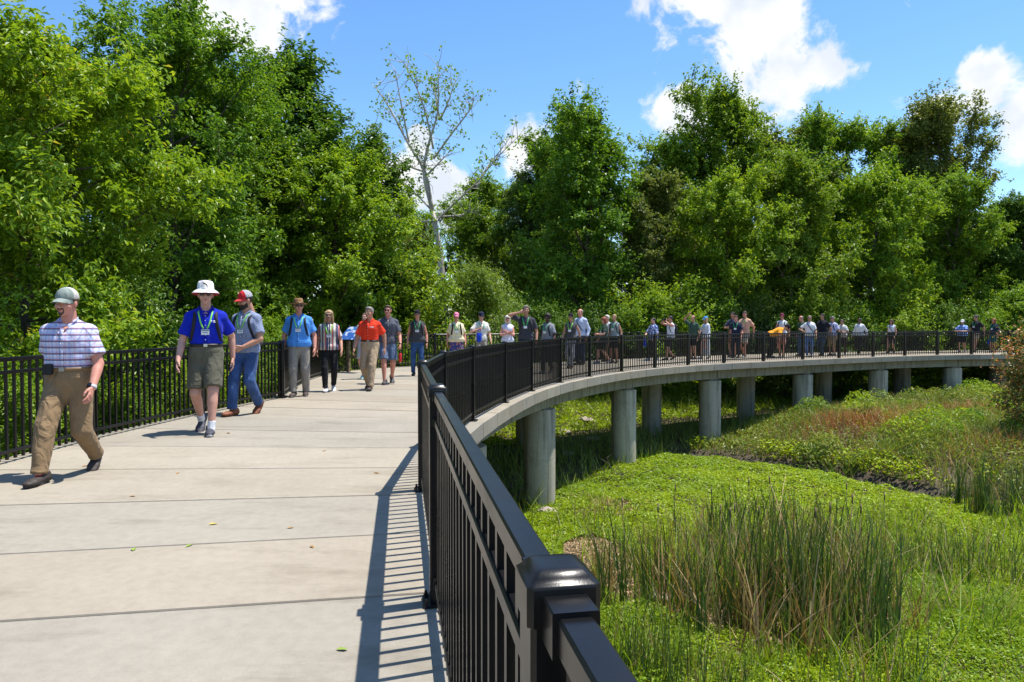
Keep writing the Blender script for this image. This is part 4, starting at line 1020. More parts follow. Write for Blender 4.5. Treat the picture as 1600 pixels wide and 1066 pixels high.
FAR = [
 (713, 19.5, 1.70, 'woman in a cream tee and pink cap', cream, ('shorts', C((.45, .18, .12), 'pattern', (.05, .06, .2))), dict(female=True, build=1.22, belly=.02, hair='pony', hat=('cap', C((.75, .22, .34)), C((.72, .25, .35))), glasses=True, lanyard='green', pack=True, tuck=False, rz=8, near=True, skin='ruddy')),
 (752, 21.0, 1.755, 'man in a white polo and dark cap with a blue bag on his shoulder', C((.70, .68, .60)), ('long', C((.30, .27, .22))), dict(hair='crop', hat=('cap', navy, navy), glasses=True, lanyard='green', tuck=False, rz=14, near=True, collar=True, head_yaw=.25, arms={-1: ((-.07, -.10, .18), (-1, .4, -.4), (0, 0, 1))}, hands={-1: 'grip'})),
 (793, 21.0, 1.68, 'white haired woman in a white sleeveless top and sunglasses', C((.66, .68, .82)), ('long', C((.55, .55, .6))), dict(female=True, hair='bob', hair_mat='hair_white', glasses=True, sleeve=0, tuck=False, rz=5, near=True, skin='ruddy', arms={1: ((-.02, -.13, .17), (1, .5, -.3), (0, 0, 1)), -1: ((.0, -.14, .15), (-1, .5, -.3), (0, 0, 1))})),
 (822, 18.6, 1.885, 'tall grey haired man in a dark tee holding a hand to his ear', C((.045, .045, .055)), ('shorts', navy), dict(hair='short', hair_mat='hair_grey', lanyard='green', pack=True, tuck=False, rz=-8, near=True, head_yaw=.2, build=1.05, skin='tan', arms={-1: ((-.085, -.06, .375), (-1, .1, -.6), (0, 0, 1))})),
 (856, 19.3, 1.69, 'woman in a grey tee with dark curly hair behind the railing', C((.20, .21, .24)), ('long', blackc), dict(female=True, build=1.2, hair='curly', hair_mat='hair_dark', skin='dark', lanyard='green', pack=True, tuck=False, rz=-35, belly=.01)),
 (892, 21.5, 1.735, 'woman in a dark tank top and black cap with lime lanyard and pale trousers', tank, ('long', lgrey), dict(female=True, hair='pony', hair_mat='hair_dark', hat=('cap', blackc, blackc), sleeve=0, lanyard='lime', tuck=False, rz=-20, skin='tan')),
 (907, 23.3, 1.905, 'tall bald man in a pale blue long sleeved shirt with shoulder strap', C((.46, .52, .68)), ('long', djeans), dict(hair='fringe', hair_mat='hair_grey', long_sleeve=.9, crossbody=True, tuck=False, rz=-40, skin='ruddy', collar=False)),
 (944, 24.0, 1.665, 'red haired woman in a dark green tee and dark shorts', C((.03, .055, .042)), ('shorts', C((.02, .025, .022))), dict(female=True, hair='bob', hair_mat='hair_red', lanyard='lime', tuck=False, rz=-70, head_pitch=.25, arms={-1: ((-.02, -.16, .11), (-1, .5, -.3), (0, 0, 1)), 1: ((.02, -.17, .11), (1, .5, -.3), (0, 0, 1))})),
 (949, 25.4, 1.735, 'white haired man half hidden behind the red haired woman', C((.5, .5, .5)), ('long', khaki), dict(hair='short', hair_mat='hair_white', rz=-60)),
 (960, 24.3, 1.735, 'woman in a grey tank top and black shorts with backpack', C((.24, .27, .28)), ('shorts', blackc), dict(female=True, hair='bun', hair_mat='hair_blond', sleeve=0, pack=True, lanyard='green', tuck=False, rz=-35, skin='tan')),
 (1021, 26.0, 1.66, 'woman in a white and blue patterned shirt and black trousers', C((.60, .64, .74), 'pattern', (.08, .12, .3)), ('long', blackc), dict(female=True, build=1.2, hair='bun', hair_mat='hair_dark', tuck=False, rz=-60, sleeve=.75, belly=.01, arms={-1: ((-.06, -.19, .06), (-1, .5, -.3))}, hands='grip')),
 (1048, 26.4, 1.73, 'man in a white sleeveless shirt and black shorts raising a camera', C((.70, .70, .76)), ('shorts', blackc), dict(hair='short', hair_mat='hair_dark', sleeve=0, pack=True, tuck=False, rz=-75, skin='tan', arms={-1: ((-.03, -.13, .375), (-1, .2, -.6), (0, 0, 1)), 1: ((.04, -.14, .36), (1, .2, -.6), (0, 0, 1))}, hands='grip')),
 (1083, 27.0, 1.735, 'man in a green tee with one hand on his head', C((.045, .085, .06)), ('shorts', blackc), dict(hair='fringe', hair_mat='hair_brown', tuck=False, rz=-50, skin='tan', arms={-1: ((-.09, -.06, .475), (-1, -.2, .1), (0, -.5, 1))})),
 (1103, 27.3, 1.70, 'woman in a white cardigan, blue cap and long pale skirt', C((.62, .62, .68)), ('longskirt', C((.36, .37, .36))), dict(female=True, hair='long', hair_mat='hair_blond', hat=('cap', C((.03, .25, .62)), C((.03, .25, .62))), long_sleeve=.8, rz=-70, tuck=False, arms={-1: ((-.05, -.16, .08), (-1, .5, -.3), (0, 0, 1))})),
 (1150, 28.0, 1.76, 'man in a navy tee and dark trousers with green lanyard', navy, ('long', C((.015, .018, .028))), dict(hair='short', hair_mat='hair_brown', lanyard='green', tuck=False, rz=-30, feet='walkR', stride=.18, skin='ruddy')),
 (1145, 29.1, 1.90, 'man in a dark blue shirt behind the navy tee', C((.05, .06, .09)), ('shorts', C((.25, .12, .08))), dict(hair='short', hair_mat='hair_dark', rz=-50, skin='tan', arms={-1: ((-.05, -.16, .12), (-1, .5, -.3), (0, 0, 1))})),
 (1164, 28.6, 1.95, 'tall man in a peach shirt and beige shorts', C((.62, .34, .24)), ('shorts', C((.50, .42, .33))), dict(hair='crop', hair_mat='hair_brown', lanyard='lime', tuck=False, rz=-45, feet='walkL', stride=.2, skin='ruddy', arms={-1: ((-.03, -.15, .16), (-1, .5, -.3), (0, 0, 1))})),
 (1222, 29.0, 1.85, 'woman in a white tank top and maroon cap beside the stooping person', C((.62, .64, .66)), ('shorts', C((.35, .16, .12))), dict(female=True, hair='pony', hair_mat='hair_dark', hat=('cap', C((.16, .02, .05)), blackc), sleeve=0, pack=True, tuck=False, rz=-30, skin='ruddy')),
 (1252, 30.0, 1.75, 'bald man in a dark green shirt and jeans looking down', C((.04, .08, .045)), ('long', C((.05, .10, .18), 'denim')), dict(hair='fringe', hair_mat='hair_grey', tuck=False, rz=-75, head_pitch=.2, skin='ruddy')),
 (1265, 29.0, 1.785, 'woman in a white tee and jeans with a cross body bag strap', C((.68, .68, .72)), ('long', C((.10, .17, .32), 'denim')), dict(female=True, build=1.12, hair='bun', hair_mat='hair_grey', crossbody=True, tuck=False, rz=-25, glasses=True, skin='tan', arms={-1: ((-.13, -.12, .10), (-1, .5, -.3))})),
 (1285, 30.0, 1.855, 'man in a black tee and dark jeans', C((.012, .013, .02)), ('long', C((.03, .055, .085), 'denim')), dict(hair='short', hair_mat='hair_dark', tuck=False, rz=-55, build=1.1, skin='tan')),
 (1301, 30.0, 1.72, 'man in a lavender shirt and tan shorts', C((.50, .50, .72)), ('shorts', tanc), dict(hair='short', hair_mat='hair_grey', pack=True, tuck=False, rz=-60, skin='tan')),
 (1317, 30.6, 1.65, 'woman in a white and pink top leaning over the railing', C((.60, .58, .55)), ('long', C((.06, .03, .03))), dict(female=True, build=1.1, hair='bun', hair_mat='hair_brown', tuck=False, rz=-40, lean=.25, skin='tan', arms={-1: ((-.03, -.14, .17), (-1, .5, -.3), (0, 0, 1)), 1: ((.03, -.14, .15), (1, .5, -.3), (0, 0, 1))})),
 (1343, 31.0, 1.70, 'woman in a white long sleeved top and dark trousers', C((.60, .60, .62)), ('long', blackc), dict(female=True, build=1.15, hair='pony', hair_mat='hair_dark', skin='brown', long_sleeve=.8, tuck=False, rz=-50)),
 (1393, 33.0, 1.65, 'woman in a white vest and black skirt walking alone', C((.66, .66, .74)), ('skirt', blackc), dict(female=True, hair='long', hair_mat='hair_brown', sleeve=0, crossbody=True, rz=-50, feet='walkR', stride=.2, skin='tan')),
 (1504, 33.4, 1.61, 'stout man in a blue checked shirt and white cap', C((.36, .50, .72), 'check', (.25, .38, .75)), ('shorts', blackc), dict(hair='crop', hair_mat='hair_grey', hat=('cap', white, white), build=1.3, belly=.03, tuck=False, rz=-50, skin='tan', arms={-1: ((-.06, -.17, .13), (-1, .5, -.3), (0, 0, 1)), 1: ((.02, -.19, .13), (1, .5, -.3), (0, 0, 1))})),
 (1525, 33.9, 1.85, 'tall man in a black tee and dark cap', C((.016, .016, .022)), ('shorts', tanc), dict(hair='crop', hair_mat='hair_dark', hat=('cap', C((.10, .09, .08)), C((.10, .09, .08))), lanyard='green', tuck=False, rz=-70, build=1.08, skin='tan')),
 (1553, 33.6, 1.66, 'red haired woman in a navy tee and teal shorts, last of the walkers', C((.02, .03, .06)), ('shorts', C((.03, .14, .14))), dict(female=True, hair='bob', hair_mat='hair_red', lanyard='green', tuck=False, rz=-70, skin='ruddy')),
]
FP = {}
for k, (px, d, H, lab, sh, lg, kw) in enumerate(FAR):
    x, y = at(px, d); kw = dict(kw); rz = R(kw.pop('rz')); nr = kw.pop('near', False)
    if 'feet' not in kw: kw['feet'] = ['stand', 'walkR', 'walkL'][k % 3]; kw.setdefault('stride', .14 + .03 * (k % 4))
    kw.setdefault('shoe', (((.03, .03, .033), (.05, .05, .05)), ((.35, .35, .36), (.5, .5, .5)), ((.07, .05, .04), (.1, .09, .08)))[k % 3])
    FP[px] = person(x, y, H, rz, lab, sh, lg, group=GRP, near=False, **kw)
# someone stooping over a bicycle-like pushchair: bent forward, seen side on
x, y = at(1203, 28.2)
p27 = person(x, y, 1.78, R(95 - 20), 'person in an orange shirt and black cap bending forward at the railing', C((.85, .33, .02)), ('long', blackc), group=GRP, build=1.1, feet={-1: (-.12, .05, 0.), 1: (.12, -.05, 0.)}, lean=1.12, hair='crop', hair_mat='hair_dark', hat=('cap', blackc, blackc), head_pitch=.2,
             tuck=False, skin='tan', arms={-1: ((-.10, -.20, .12), (-1, .3, 0), (0, 0, 1)), 1: ((.10, -.20, .12), (1, .3, 0), (0, 0, 1))})

# ------------------------------------------------------------------ things people carry
def hold(p, s, off): return world_of(p, p['wr'][s]) + np.array(off)
bt = empty('water_bottle', hold(p8, 1, (.0, -.02, -.40)), 0); tag(bt, 'red metal water bottle hanging from the hand of the man in slate grey', 'bottle')
mb = MB(); mb.lathe([(0, .0), (.034, .002), (.036, .01), (.036, .175), (.030, .2), (.018, .215), (.018, .225), (0, .225)], 20); obj('flask', mb.mesh('flask', [mat_simple('red_enamel', (.62, .02, .03), .25, .5)], True), bt)
mb = MB(); mb.lathe([(.021, .222), (.022, .25), (.019, .256), (0, .257)], 16); obj('lid', mb.mesh('lid', [MS['strap']], True), bt)
mb = MB(); mb.tube([(-.018, 0, .25), (-.02, 0, .29), (0, 0, .305), (.02, 0, .29), (.018, 0, .25)], .005, 6); obj('carry_loop', mb.mesh('carry_loop', [MS['strap']], True), bt)
M['tote'] = C((.01, .06, .52))
def tote(pos, rz, label, w=.17, h=.22, handle=.16):
    b = empty('tote_bag', pos, rz); tag(b, label, 'bag', 'blue tote bags carried by walkers')
    obj('bag_body', mesh_np('bag_body', *sdf_mesh([seg((0, 0, .02), (0, 0, h), [(0, w * .52, .045), (.5, w * .55, .055), (1, w * .5, .022)], f1=True)], .015, .02), True, mats=[M['tote']]), b)
    for s in (-1, 1): obj('handle', mesh_np('handle', *ribbon([(-.05, .012 * s, h - .02), (-.04, .006 * s, h + handle * .7), (0, 0, h + handle), (.04, .006 * s, h + handle * .7), (.05, .012 * s, h - .02)], (0, 1, 0), .02, .004), False, mats=[M['tote']]), b)
q = hold(FP[752], -1, (.02, -.03, -.36)); tote(q, R(10), 'bright blue bag on the shoulder of the man in the white polo', .15, .26, .10)
q = hold(FP[907], -1, (.0, -.02, -.42)); tote(q, R(-40), 'blue tote bag carried by the tall bald man')
q = hold(FP[1021], -1, (-.02, -.02, -.40)); tote(q, R(-60), 'blue tote bag held by the woman in the patterned shirt', .16, .2)
q = hold(FP[1553], -1, (.0, -.02, -.42)); tote(q, R(-60), 'blue tote bag at the side of the woman in teal shorts')
q = (hold(FP[1048], -1, (0, 0, .02)) + hold(FP[1048], 1, (0, 0, .02))) / 2
cm = empty('camera_body', q + np.array([-.02, -.01, .02]), R(-75)); tag(cm, 'black camera raised by the man in the white sleeveless shirt', 'camera')
mb = MB(); mb.box((-.065, -.02, -.04), (.065, .02, .04)); mb.box((-.025, -.018, .04), (.025, .018, .058)); obj('housing', mb.mesh('housing', [MS['strap']]), cm)
mb = MB(); mb.tube([(0, -.02, 0), (0, -.085, 0)], [.032, .03], 16); obj('lens', mb.mesh('lens', [MS['glass']]), cm)

# ------------------------------------------------------------------ interpretive sign on the look-out
x, y = at(556, 19.6)
sg = empty('information_sign', (x, y, 0), R(-28)); tag(sg, 'slanted blue information panel on wooden posts by the look-out railing', 'sign')
M['wood'] = mat_simple('weathered_post', (.20, .145, .085), .8, .2, nscale=12, namp=.4, bmp=.3, bscale=40)
for sx_ in (-.34, .34):
    mb = MB(); mb.box((sx_ - .045, .02, .002), (sx_ + .045, .11, .98), .006); obj('wooden_post', mb.mesh('wooden_post', [M['wood']]), sg)
mb = MB(); mb.box((-.294, .035, .40), (.294, .085, .49)); obj('cross_bar', mb.mesh('cross_bar', [M['wood']]), sg)
def mat_panel():
    m, nt, b = new_mat('printed_panel'); tc = N(nt, 'ShaderNodeTexCoord'); s = N(nt, 'ShaderNodeSeparateXYZ'); nt.links.new(tc.outputs['Object'], s.inputs[0])
    c = ramp(nt, s.outputs['Y'], [(.0, (.03, .10, .34)), (.5, (.05, .17, .48))]).outputs[0]
    n = noise(nt, 7, 2, .5); c = mixc(nt, ramp(nt, n.outputs[0], [(.54, (0, 0, 0)), (.58, (.8, .8, .8))]).outputs[0], c, (.55, .62, .70))
    nt.links.new(c, b.inputs['Base Color']); b.inputs['Roughness'].default_value = .3; return m
mb = MB(); mb.box((-.46, -.3, -.012), (.46, .3, .012)); pn = obj('panel', mb.mesh('panel', [mat_panel()]), sg, loc=(0, .02, 1.12), rot=(R(38), 0, 0))
mb = MB()
for a in ((-.475, -.315, -.016, .475, -.3005, .016), (-.475, .3005, -.016, .475, .315, .016), (-.475, -.3, -.016, -.4605, .3, .016), (.4605, -.3, -.016, .475, .3, .016)): mb.box(a[:3], a[3:])
obj('panel_frame', mb.mesh('panel_frame', [M['metal']]), pn)

# ------------------------------------------------------------------ fallen leaves on the deck
me_lf = mesh_np('fallen_leaf', np.array([(-.035, 0, .002), (-.012, .014, .009), (.018, .012, .006), (.036, 0, .003), (.016, -.013, .010), (-.014, -.012, .005)]), np.array([(0, 1, 2, 3), (0, 3, 4, 5)]))
lfm = [mat_simple('dry_leaf', (.34, .19, .06), .8), mat_simple('yellow_leaf', (.55, .42, .06), .8), mat_simple('green_leaf_fallen', (.22, .30, .05), .8)]
LEAVES = [(203, 778, 'brown fallen leaf on the deck right of the plaid man', 0), (275, 741, 'tan fallen leaf halfway between two deck joints', 0), (330, 822, 'yellow fallen leaf in the middle of a near deck slab', 1), (204, 862, 'yellowish green fallen leaf beside the second joint', 2), (451, 828, 'curled brown fallen leaf near the middle of the deck', 0),
          (485, 858, 'small brown fallen leaf nearest the railing shadow', 0), (131, 730, 'small tan leaf behind the plaid man\'s rear shoe', 0), (355, 678, 'small tan leaf beside the bucket hat man\'s shoe', 0), (505, 706, 'tiny brown leaf far along the deck toward the railing', 0), (587, 741, 'tan leaf scrap close to the shadow of the third post', 0), (292, 856, 'short green leaf scrap lying on the second joint', 2), (531, 1022, 'green leaf scrap at the bottom near the railing shadow', 2)]
for k, (px, py, lab, m) in enumerate(LEAVES):
    d = FPX * CAM_H / (py - HORIZON); x, y = at(px, d); me = me_lf.copy(); me.materials.append(lfm[m])
    o = obj('fallen_leaf', me, loc=(x, y, .002), rot=(0, 0, k * 1.7), scale=[(.8 + .12 * (k % 4)) * min(1, .35 + d / 9)] * 3); tag(o, lab, 'leaf', 'fallen leaves on the deck')

# ------------------------------------------------------------------ foliage
def mat_leaf(name, stops, trans=.40, rough=.45, tcol=1.25):
    m, nt, b = new_mat(name)
    at = N(nt, 'ShaderNodeAttribute'); at.attribute_name = 'rnd'
    oi = N(nt, 'ShaderNodeObjectInfo')
    c = ramp(nt, at.outputs['Fac'], stops).outputs[0]
    tint = ramp(nt, oi.outputs['Random'], [(0, (.80, .88, .80)), (.35, (1, 1, 1)), (.7, (1.12, 1.06, .95)), (1, (1.05, .95, .80))]).outputs[0]
    c = mixc(nt, 1.0, c, tint, 'MULTIPLY')
    nt.links.new(c, b.inputs['Base Color']); b.inputs['Roughness'].default_value = rough; b.inputs['Specular IOR Level'].default_value = .35
    tr = N(nt, 'ShaderNodeBsdfTranslucent'); cc = mixc(nt, 1.0, c, (1.25 * tcol, 1.15 * tcol, .55 * tcol), 'MULTIPLY'); nt.links.new(cc, tr.inputs['Color'])
    mx = N(nt, 'ShaderNodeMixShader'); mx.inputs[0].default_value = trans; nt.links.new(b.outputs[0], mx.inputs[1]); nt.links.new(tr.outputs[0], mx.inputs[2])
    nt.links.new(mx.outputs[0], nt.nodes['Material Output'].inputs['Surface'])
    return m
LM = {
 'lime': mat_leaf('lime_leaf', [(0, (0.109, 0.212, 0.013)), (.5, (0.191, 0.323, 0.020)), (.9, (0.283, 0.410, 0.031)), (1, (0.398, 0.347, 0.055))]),
 'maple': mat_leaf('maple_leaf', [(0, (0.109, 0.210, 0.013)), (.5, (0.208, 0.329, 0.017)), (1, (0.328, 0.430, 0.027))]),
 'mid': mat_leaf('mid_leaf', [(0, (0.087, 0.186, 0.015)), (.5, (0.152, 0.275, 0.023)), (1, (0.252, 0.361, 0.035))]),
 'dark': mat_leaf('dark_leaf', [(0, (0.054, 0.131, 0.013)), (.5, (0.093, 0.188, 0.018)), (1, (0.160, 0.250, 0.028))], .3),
 'olive': mat_leaf('olive_leaf', [(0, (0.104, 0.147, 0.027)), (.5, (0.162, 0.210, 0.045)), (1, (0.237, 0.273, 0.072))], .36),
 'silver': mat_leaf('silver_leaf', [(0, (.09, .15, .03)), (.55, (.15, .22, .05)), (1, (.26, .30, .12))], .36),
 'willow': mat_leaf('willow_leaf', [(0, (0.100, 0.188, 0.022)), (.5, (0.150, 0.250, 0.031)), (1, (0.213, 0.306, 0.050))]),
 'red': mat_leaf('reddish_leaf', [(0, (0.090, 0.131, 0.031)), (.45, (0.198, 0.209, 0.047)), (.7, (0.432, 0.191, 0.078)), (1, (0.612, 0.244, 0.109))], .3),
 'cover': mat_leaf('marsh_cover_leaf', [(0, (.17, .26, .006)), (.5, (.275, .39, .009)), (1, (.37, .46, .016))], .35, tcol=1.1),
 'herb': mat_leaf('bank_herb_leaf', [(0, (0.100, 0.175, 0.026)), (.5, (0.181, 0.259, 0.038)), (.85, (0.290, 0.333, 0.065)), (1, (0.435, 0.333, 0.145))], .3),
 'reed': mat_leaf('reed_blade', [(0, (0.032, 0.077, 0.020)), (.5, (0.059, 0.119, 0.030)), (.85, (0.112, 0.172, 0.044)), (1, (0.198, 0.211, 0.076))], .25),
 'dry': mat_leaf('dry_blade', [(0, (0.225, 0.139, 0.066)), (.5, (0.397, 0.265, 0.139)), (1, (0.582, 0.437, 0.265))], .25, tcol=.9),
 'rust': mat_leaf('rusty_grass', [(0, (0.228, 0.101, 0.043)), (.5, (0.421, 0.195, 0.085)), (1, (0.597, 0.338, 0.169))], .25, tcol=.9),
}
def mat_bark(name, a, b_, sc=6):
    m, nt, b = new_mat(name); tc = N(nt, 'ShaderNodeTexCoord'); mp = N(nt, 'ShaderNodeMapping'); mp.inputs['Scale'].default_value = (1, 1, .22); nt.links.new(tc.outputs['Object'], mp.inputs['Vector'])
    n = noise(nt, sc, 7, .65, vec=mp.outputs[0]); nt.links.new(ramp(nt, n.outputs[0], [(.35, a), (.65, b_)]).outputs[0], b.inputs['Base Color']); b.inputs['Roughness'].default_value = .9
    bump(nt, b, n.outputs[0], .8, .05); return m
M['bark'] = mat_bark('grey_brown_bark', (.035, .026, .018), (.12, .095, .07)); M['pale_bark'] = mat_bark('sycamore_bark', (.30, .265, .21), (.62, .57, .49), 3)

def leaf_quads(Cn, Nn, Dn, L, Wd, fold=.25):
    """Cn centres, Nn normals, Dn long axis; folded diamond leaves"""
    Nn = Nn / (np.linalg.norm(Nn, axis=1)[:, None] + 1e-9); Dn = Dn - Nn * (Dn * Nn).sum(1)[:, None]; Dn /= np.linalg.norm(Dn, axis=1)[:, None] + 1e-9
    Sn = np.cross(Nn, Dn); L = np.broadcast_to(L, (len(Cn),))[:, None]; Wd = np.broadcast_to(Wd, (len(Cn),))[:, None]
    V = np.stack([Cn - Dn * L * .5, Cn + Sn * Wd * .5 + Nn * Wd * fold - Dn * L * .08, Cn + Dn * L * .5 - Nn * L * .12, Cn - Sn * Wd * .5 + Nn * Wd * fold - Dn * L * .08], 1).reshape(-1, 3)
    F = np.arange(len(Cn) * 4).reshape(-1, 4); return V, F

def make_tree(seed, H, Rc, base=.2, nl=16, shape='round', n_leaf=40000, leaf=(.16, .085), clump=.55, droop=.0, rise=.45, trunk_r=None, bare=False, forks=False, flat=.6):
    rg = np.random.default_rng(seed); mb = MB(); tr = trunk_r or H * .016
    n = 9; tz = np.linspace(0, .93, n); wobx = np.cumsum(rg.normal(0, .012, n)) * H; woby = np.cumsum(rg.normal(0, .012, n)) * H; wobx -= wobx[0]; woby -= woby[0]
    tp = np.stack([wobx, woby, tz * H - .3 * (tz == 0)], 1); mb.tube(tp, tr * (1 - tz * .86) * np.where(tz == 0, 1.35, 1), 9)
    def trunk_at(t): return np.array([np.interp(t, tz, tp[:, i]) for i in range(3)])
    shp = {'round': lambda u: math.sin(math.pi * min(1, u * .86 + .14)) ** .6, 'cone': lambda u: (1 - u) ** .75 * .95 + .06, 'vase': lambda u: .55 + .5 * u if u < .7 else .9 * (1 - (u - .7) / .34) ** .6 + .0, 'dome': lambda u: math.sqrt(max(0, 1 - u * u)) * .98 + .05, 'tall': lambda u: (.45 + .55 * math.sin(math.pi * min(1, u * .8 + .1)))}[shape]
    C = []; CR = []; TW = []; ph = rg.uniform(0, 6.28)
    for i in range(nl):
        u = (i + rg.uniform(.1, .9)) / nl; t = base + (0.96 - base) * u; az = ph + i * 2.39996 + rg.normal(0, .25); ln = Rc * shp(u) * rg.uniform(.72, 1.12)
        st = trunk_at(min(.92, t * .92)); el = rise * (.4 + 1.0 * u) + rg.normal(0, .12)
        if shape == 'cone': el = .05 + .5 * u
        d = np.array([math.cos(az) * math.cos(el), math.sin(az) * math.cos(el), math.sin(el)])
        pts = [st]; k = 6; dd = d.copy()
        for j in range(k):
            dd = unit(dd + rg.normal(0, .13, 3) + np.array([0, 0, .10 - droop * .35 * j])); pts.append(pts[-1] + dd * ln / k)
        pts = np.array(pts); r0 = max(.018, tr * .42 * (1 - .55 * u)); mb.tube(pts, np.linspace(r0, r0 * .22, k + 1), 6)
        ns = 7 if ln > 1.2 else 5
        for j in range(ns):
            q = .28 + .72 * (j + rg.uniform(0, .8)) / ns; p = np.array([np.interp(q * k, np.arange(k + 1), pts[:, a]) for a in range(3)])
            d2 = unit(d * .5 + rg.normal(0, .75, 3) + np.array([0, 0, .25 - droop])); l2 = ln * rg.uniform(.22, .42); e = p + d2 * l2; mdl = p + d2 * l2 * .5 + rg.normal(0, .04, 3) * l2
            mb.tube(np.array([p, mdl, e]), [r0 * .34, r0 * .22, r0 * .1], 4, False)
            for f in (.3, .6, 1.0): C.append(p + (e - p) * f + rg.normal(0, .08, 3)); CR.append(clump * rg.uniform(.5, 1.1)); TW.append(unit(d2 * .6 + rg.normal(0, .55, 3) + np.array([0, 0, .35 - droop])))
            if bare:
                for _ in range(3):
                    e2 = e + unit(d2 + rg.normal(0, .6, 3)) * l2 * .7; mb.tube(np.array([e, e2]), [r0 * .1, r0 * .05], 3, False); C.append(e2); CR.append(clump * rg.uniform(.5, 1)); TW.append(d2)
        C.append(pts[-1]); CR.append(clump * rg.uniform(.8, 1.2)); TW.append(dd)
    top = trunk_at(.93)
    for _ in range(5): C.append(top + rg.normal(0, 1, 3) * [clump * .5, clump * .5, clump * .7]); CR.append(clump * .7); TW.append(unit(rg.normal(0, .3, 3) + np.array([0, 0, 1.])))
    TW = np.array(TW); C = np.array(C); CR = np.array(CR)
    w = CR ** 2; cnt = rg.multinomial(n_leaf, w / w.sum()); ci = np.repeat(np.arange(len(C)), cnt)
    off = rg.normal(0, 1, (len(ci), 3)); off /= np.linalg.norm(off, axis=1)[:, None]; off *= (rg.uniform(0, 1, len(ci)) ** .45)[:, None]
    ntw = 5; tdir = TW[:, None, :] * .8 + rg.normal(0, .5, (len(C), ntw, 3)); tdir /= np.linalg.norm(tdir, axis=2)[:, :, None]; tid = rg.integers(0, ntw, len(ci))
    along = rg.uniform(-.25, 1.0, len(ci)) ; tl = tdir[ci, tid] * (along * CR[ci] * 1.75)[:, None]; tw = rg.uniform(0, 1, len(ci)) < .7
    P = C[ci] + np.where(tw[:, None], tl + off * (leaf[0] * .75), off * CR[ci][:, None] * [1, 1, flat]) ; P[:, 2] -= droop * CR[ci] * rg.uniform(0, 1.6, len(ci)) ** 2
    out = P - np.array([0, 0, H * .5]); out /= np.linalg.norm(out, axis=1)[:, None] + 1e-6
    Nn = np.array([0, 0, .75]) + off * .55 + out * .3 + rg.normal(0, .42, P.shape); D = off * [1, 1, .3] + rg.normal(0, .5, P.shape) - np.array([0, 0, .25 + droop * 1.8])
    sc = rg.uniform(.65, 1.2, len(P)); V, F = leaf_quads(P, Nn, D, leaf[0] * sc, leaf[1] * sc)
    clr = rg.uniform(-.18, .18, len(C))[ci]
    rnd = np.clip(rg.uniform(.0, .85, len(P)) + clr + .08 * off[:, 2], 0, 1)
    return mb.mesh('trunk', None, True), mesh_np('crown', V, F, False, {'rnd': np.repeat(rnd, 4)})
def put_tree(tm, x, y, label, mat, group=None, rz=0.0, sc=1.0, sz=1.0, bark='bark', name='tree', cat='tree', z=None, own=False, crown_name='crown', lean=(0, 0)):
    o = empty(name, (x, y, float(ground_z(x, y)) if z is None else z), rz); tag(o, label, cat, group)
    o.scale = (sc, sc, sc * sz); o.rotation_euler = (lean[0], lean[1], rz)
    t = obj('trunk', tm[0], o); c = obj(crown_name, tm[1], o)
    for q, m in ((t, M[bark]), (c, mat)):
        if len(q.data.materials) == 0: q.data.materials.append(m)
        q.material_slots[0].link = 'OBJECT'; q.material_slots[0].material = m
    return o
def top_h(py, d, x, y): return CAM_H + (HORIZON - py) * d / FPX - float(ground_z(x, y))

VAR = {
 'A': (make_tree(21, 10, 3.4, .12, 30, 'round', 70000, (.135, .08), .42), 10),
 'B': (make_tree(22, 10, 3.0, .10, 30, 'tall', 70000, (.135, .075), .40, rise=.75), 10),
 'C': (make_tree(23, 10, 3.2, .16, 28, 'dome', 64000, (.14, .08), .42, rise=.6), 10),
 'D': (make_tree(24, 10, 3.0, .08, 38, 'cone', 64000, (.135, .065), .40), 10),
 'E': (make_tree(25, 10, 3.6, .2, 26, 'vase', 62000, (.14, .08), .44, rise=.85), 10),
 'S': (make_tree(26, 3, 1.7, .06, 22, 'dome', 22000, (.085, .05), .30, rise=.7, trunk_r=.04), 3),
 'U': (make_tree(27, 3, 1.8, .04, 22, 'round', 22000, (.09, .05), .32, rise=.6, trunk_r=.04), 3),
}
def crown_top(me):
    co = np.zeros(len(me.vertices) * 3, np.float32); me.vertices.foreach_get('co', co); return float(np.sort(co[2::3])[-60])
VAR = {k: (tm, crown_top(tm[1])) for k, (tm, _) in VAR.items()}
TREE_GRP = 'trees of the wood round the footbridge'
# the near trees of their own kind
x, y = at(25, 11.2)
put_tree(make_tree(31, 6.9, 2.75, .05, 40, 'tall', 90000, (.135, .055), .36, droop=.12, rise=.35, trunk_r=.09), x, y, 'bright lime green tree with drooping leaves at the left edge', LM['lime'], TREE_GRP)
x, y = at(262, 19.0); h = top_h(-5, 19, x, y)
put_tree(make_tree(32, h * .9, 3.7, .10, 38, 'tall', 90000, (.13, .07), .44, rise=.6, trunk_r=.16), x, y, 'tall dark green tree with dark forked limbs rising above the bucket hat man', LM['mid'], TREE_GRP)
def var_tree(v, px, d, top, mat, label, width=1.0, rz=0.0, group=TREE_GRP, bark='bark', name='tree', cat='tree', lean=(0, 0)):
    tm, h0 = VAR[v]; x, y = at(px, d); h = top_h(top, d, x, y); s = h / h0
    return put_tree(tm, x, y, label, mat, group, rz, s * width, 1 / width, bark, name, cat, lean=lean)
L_ = LM
var_tree('B', 385, 22.5, 85, L_['mid'], 'green tree between the tall forked tree and the pointed dark tree', 1.0, 1.0)
var_tree('D', 480, 27, 68, L_['dark'], 'pointed dark green tree with a spiky top left of the pale sycamore', 1.25, .6)
var_tree('C', 560, 30, 210, L_['dark'], 'dark rounded tree on the right shoulder of the pointed tree', 1.1, 2.2)
var_tree('A', 525, 24.5, 235, L_['maple'], 'lime green maple behind the blonde woman in stripes', 1.05, 3.0)
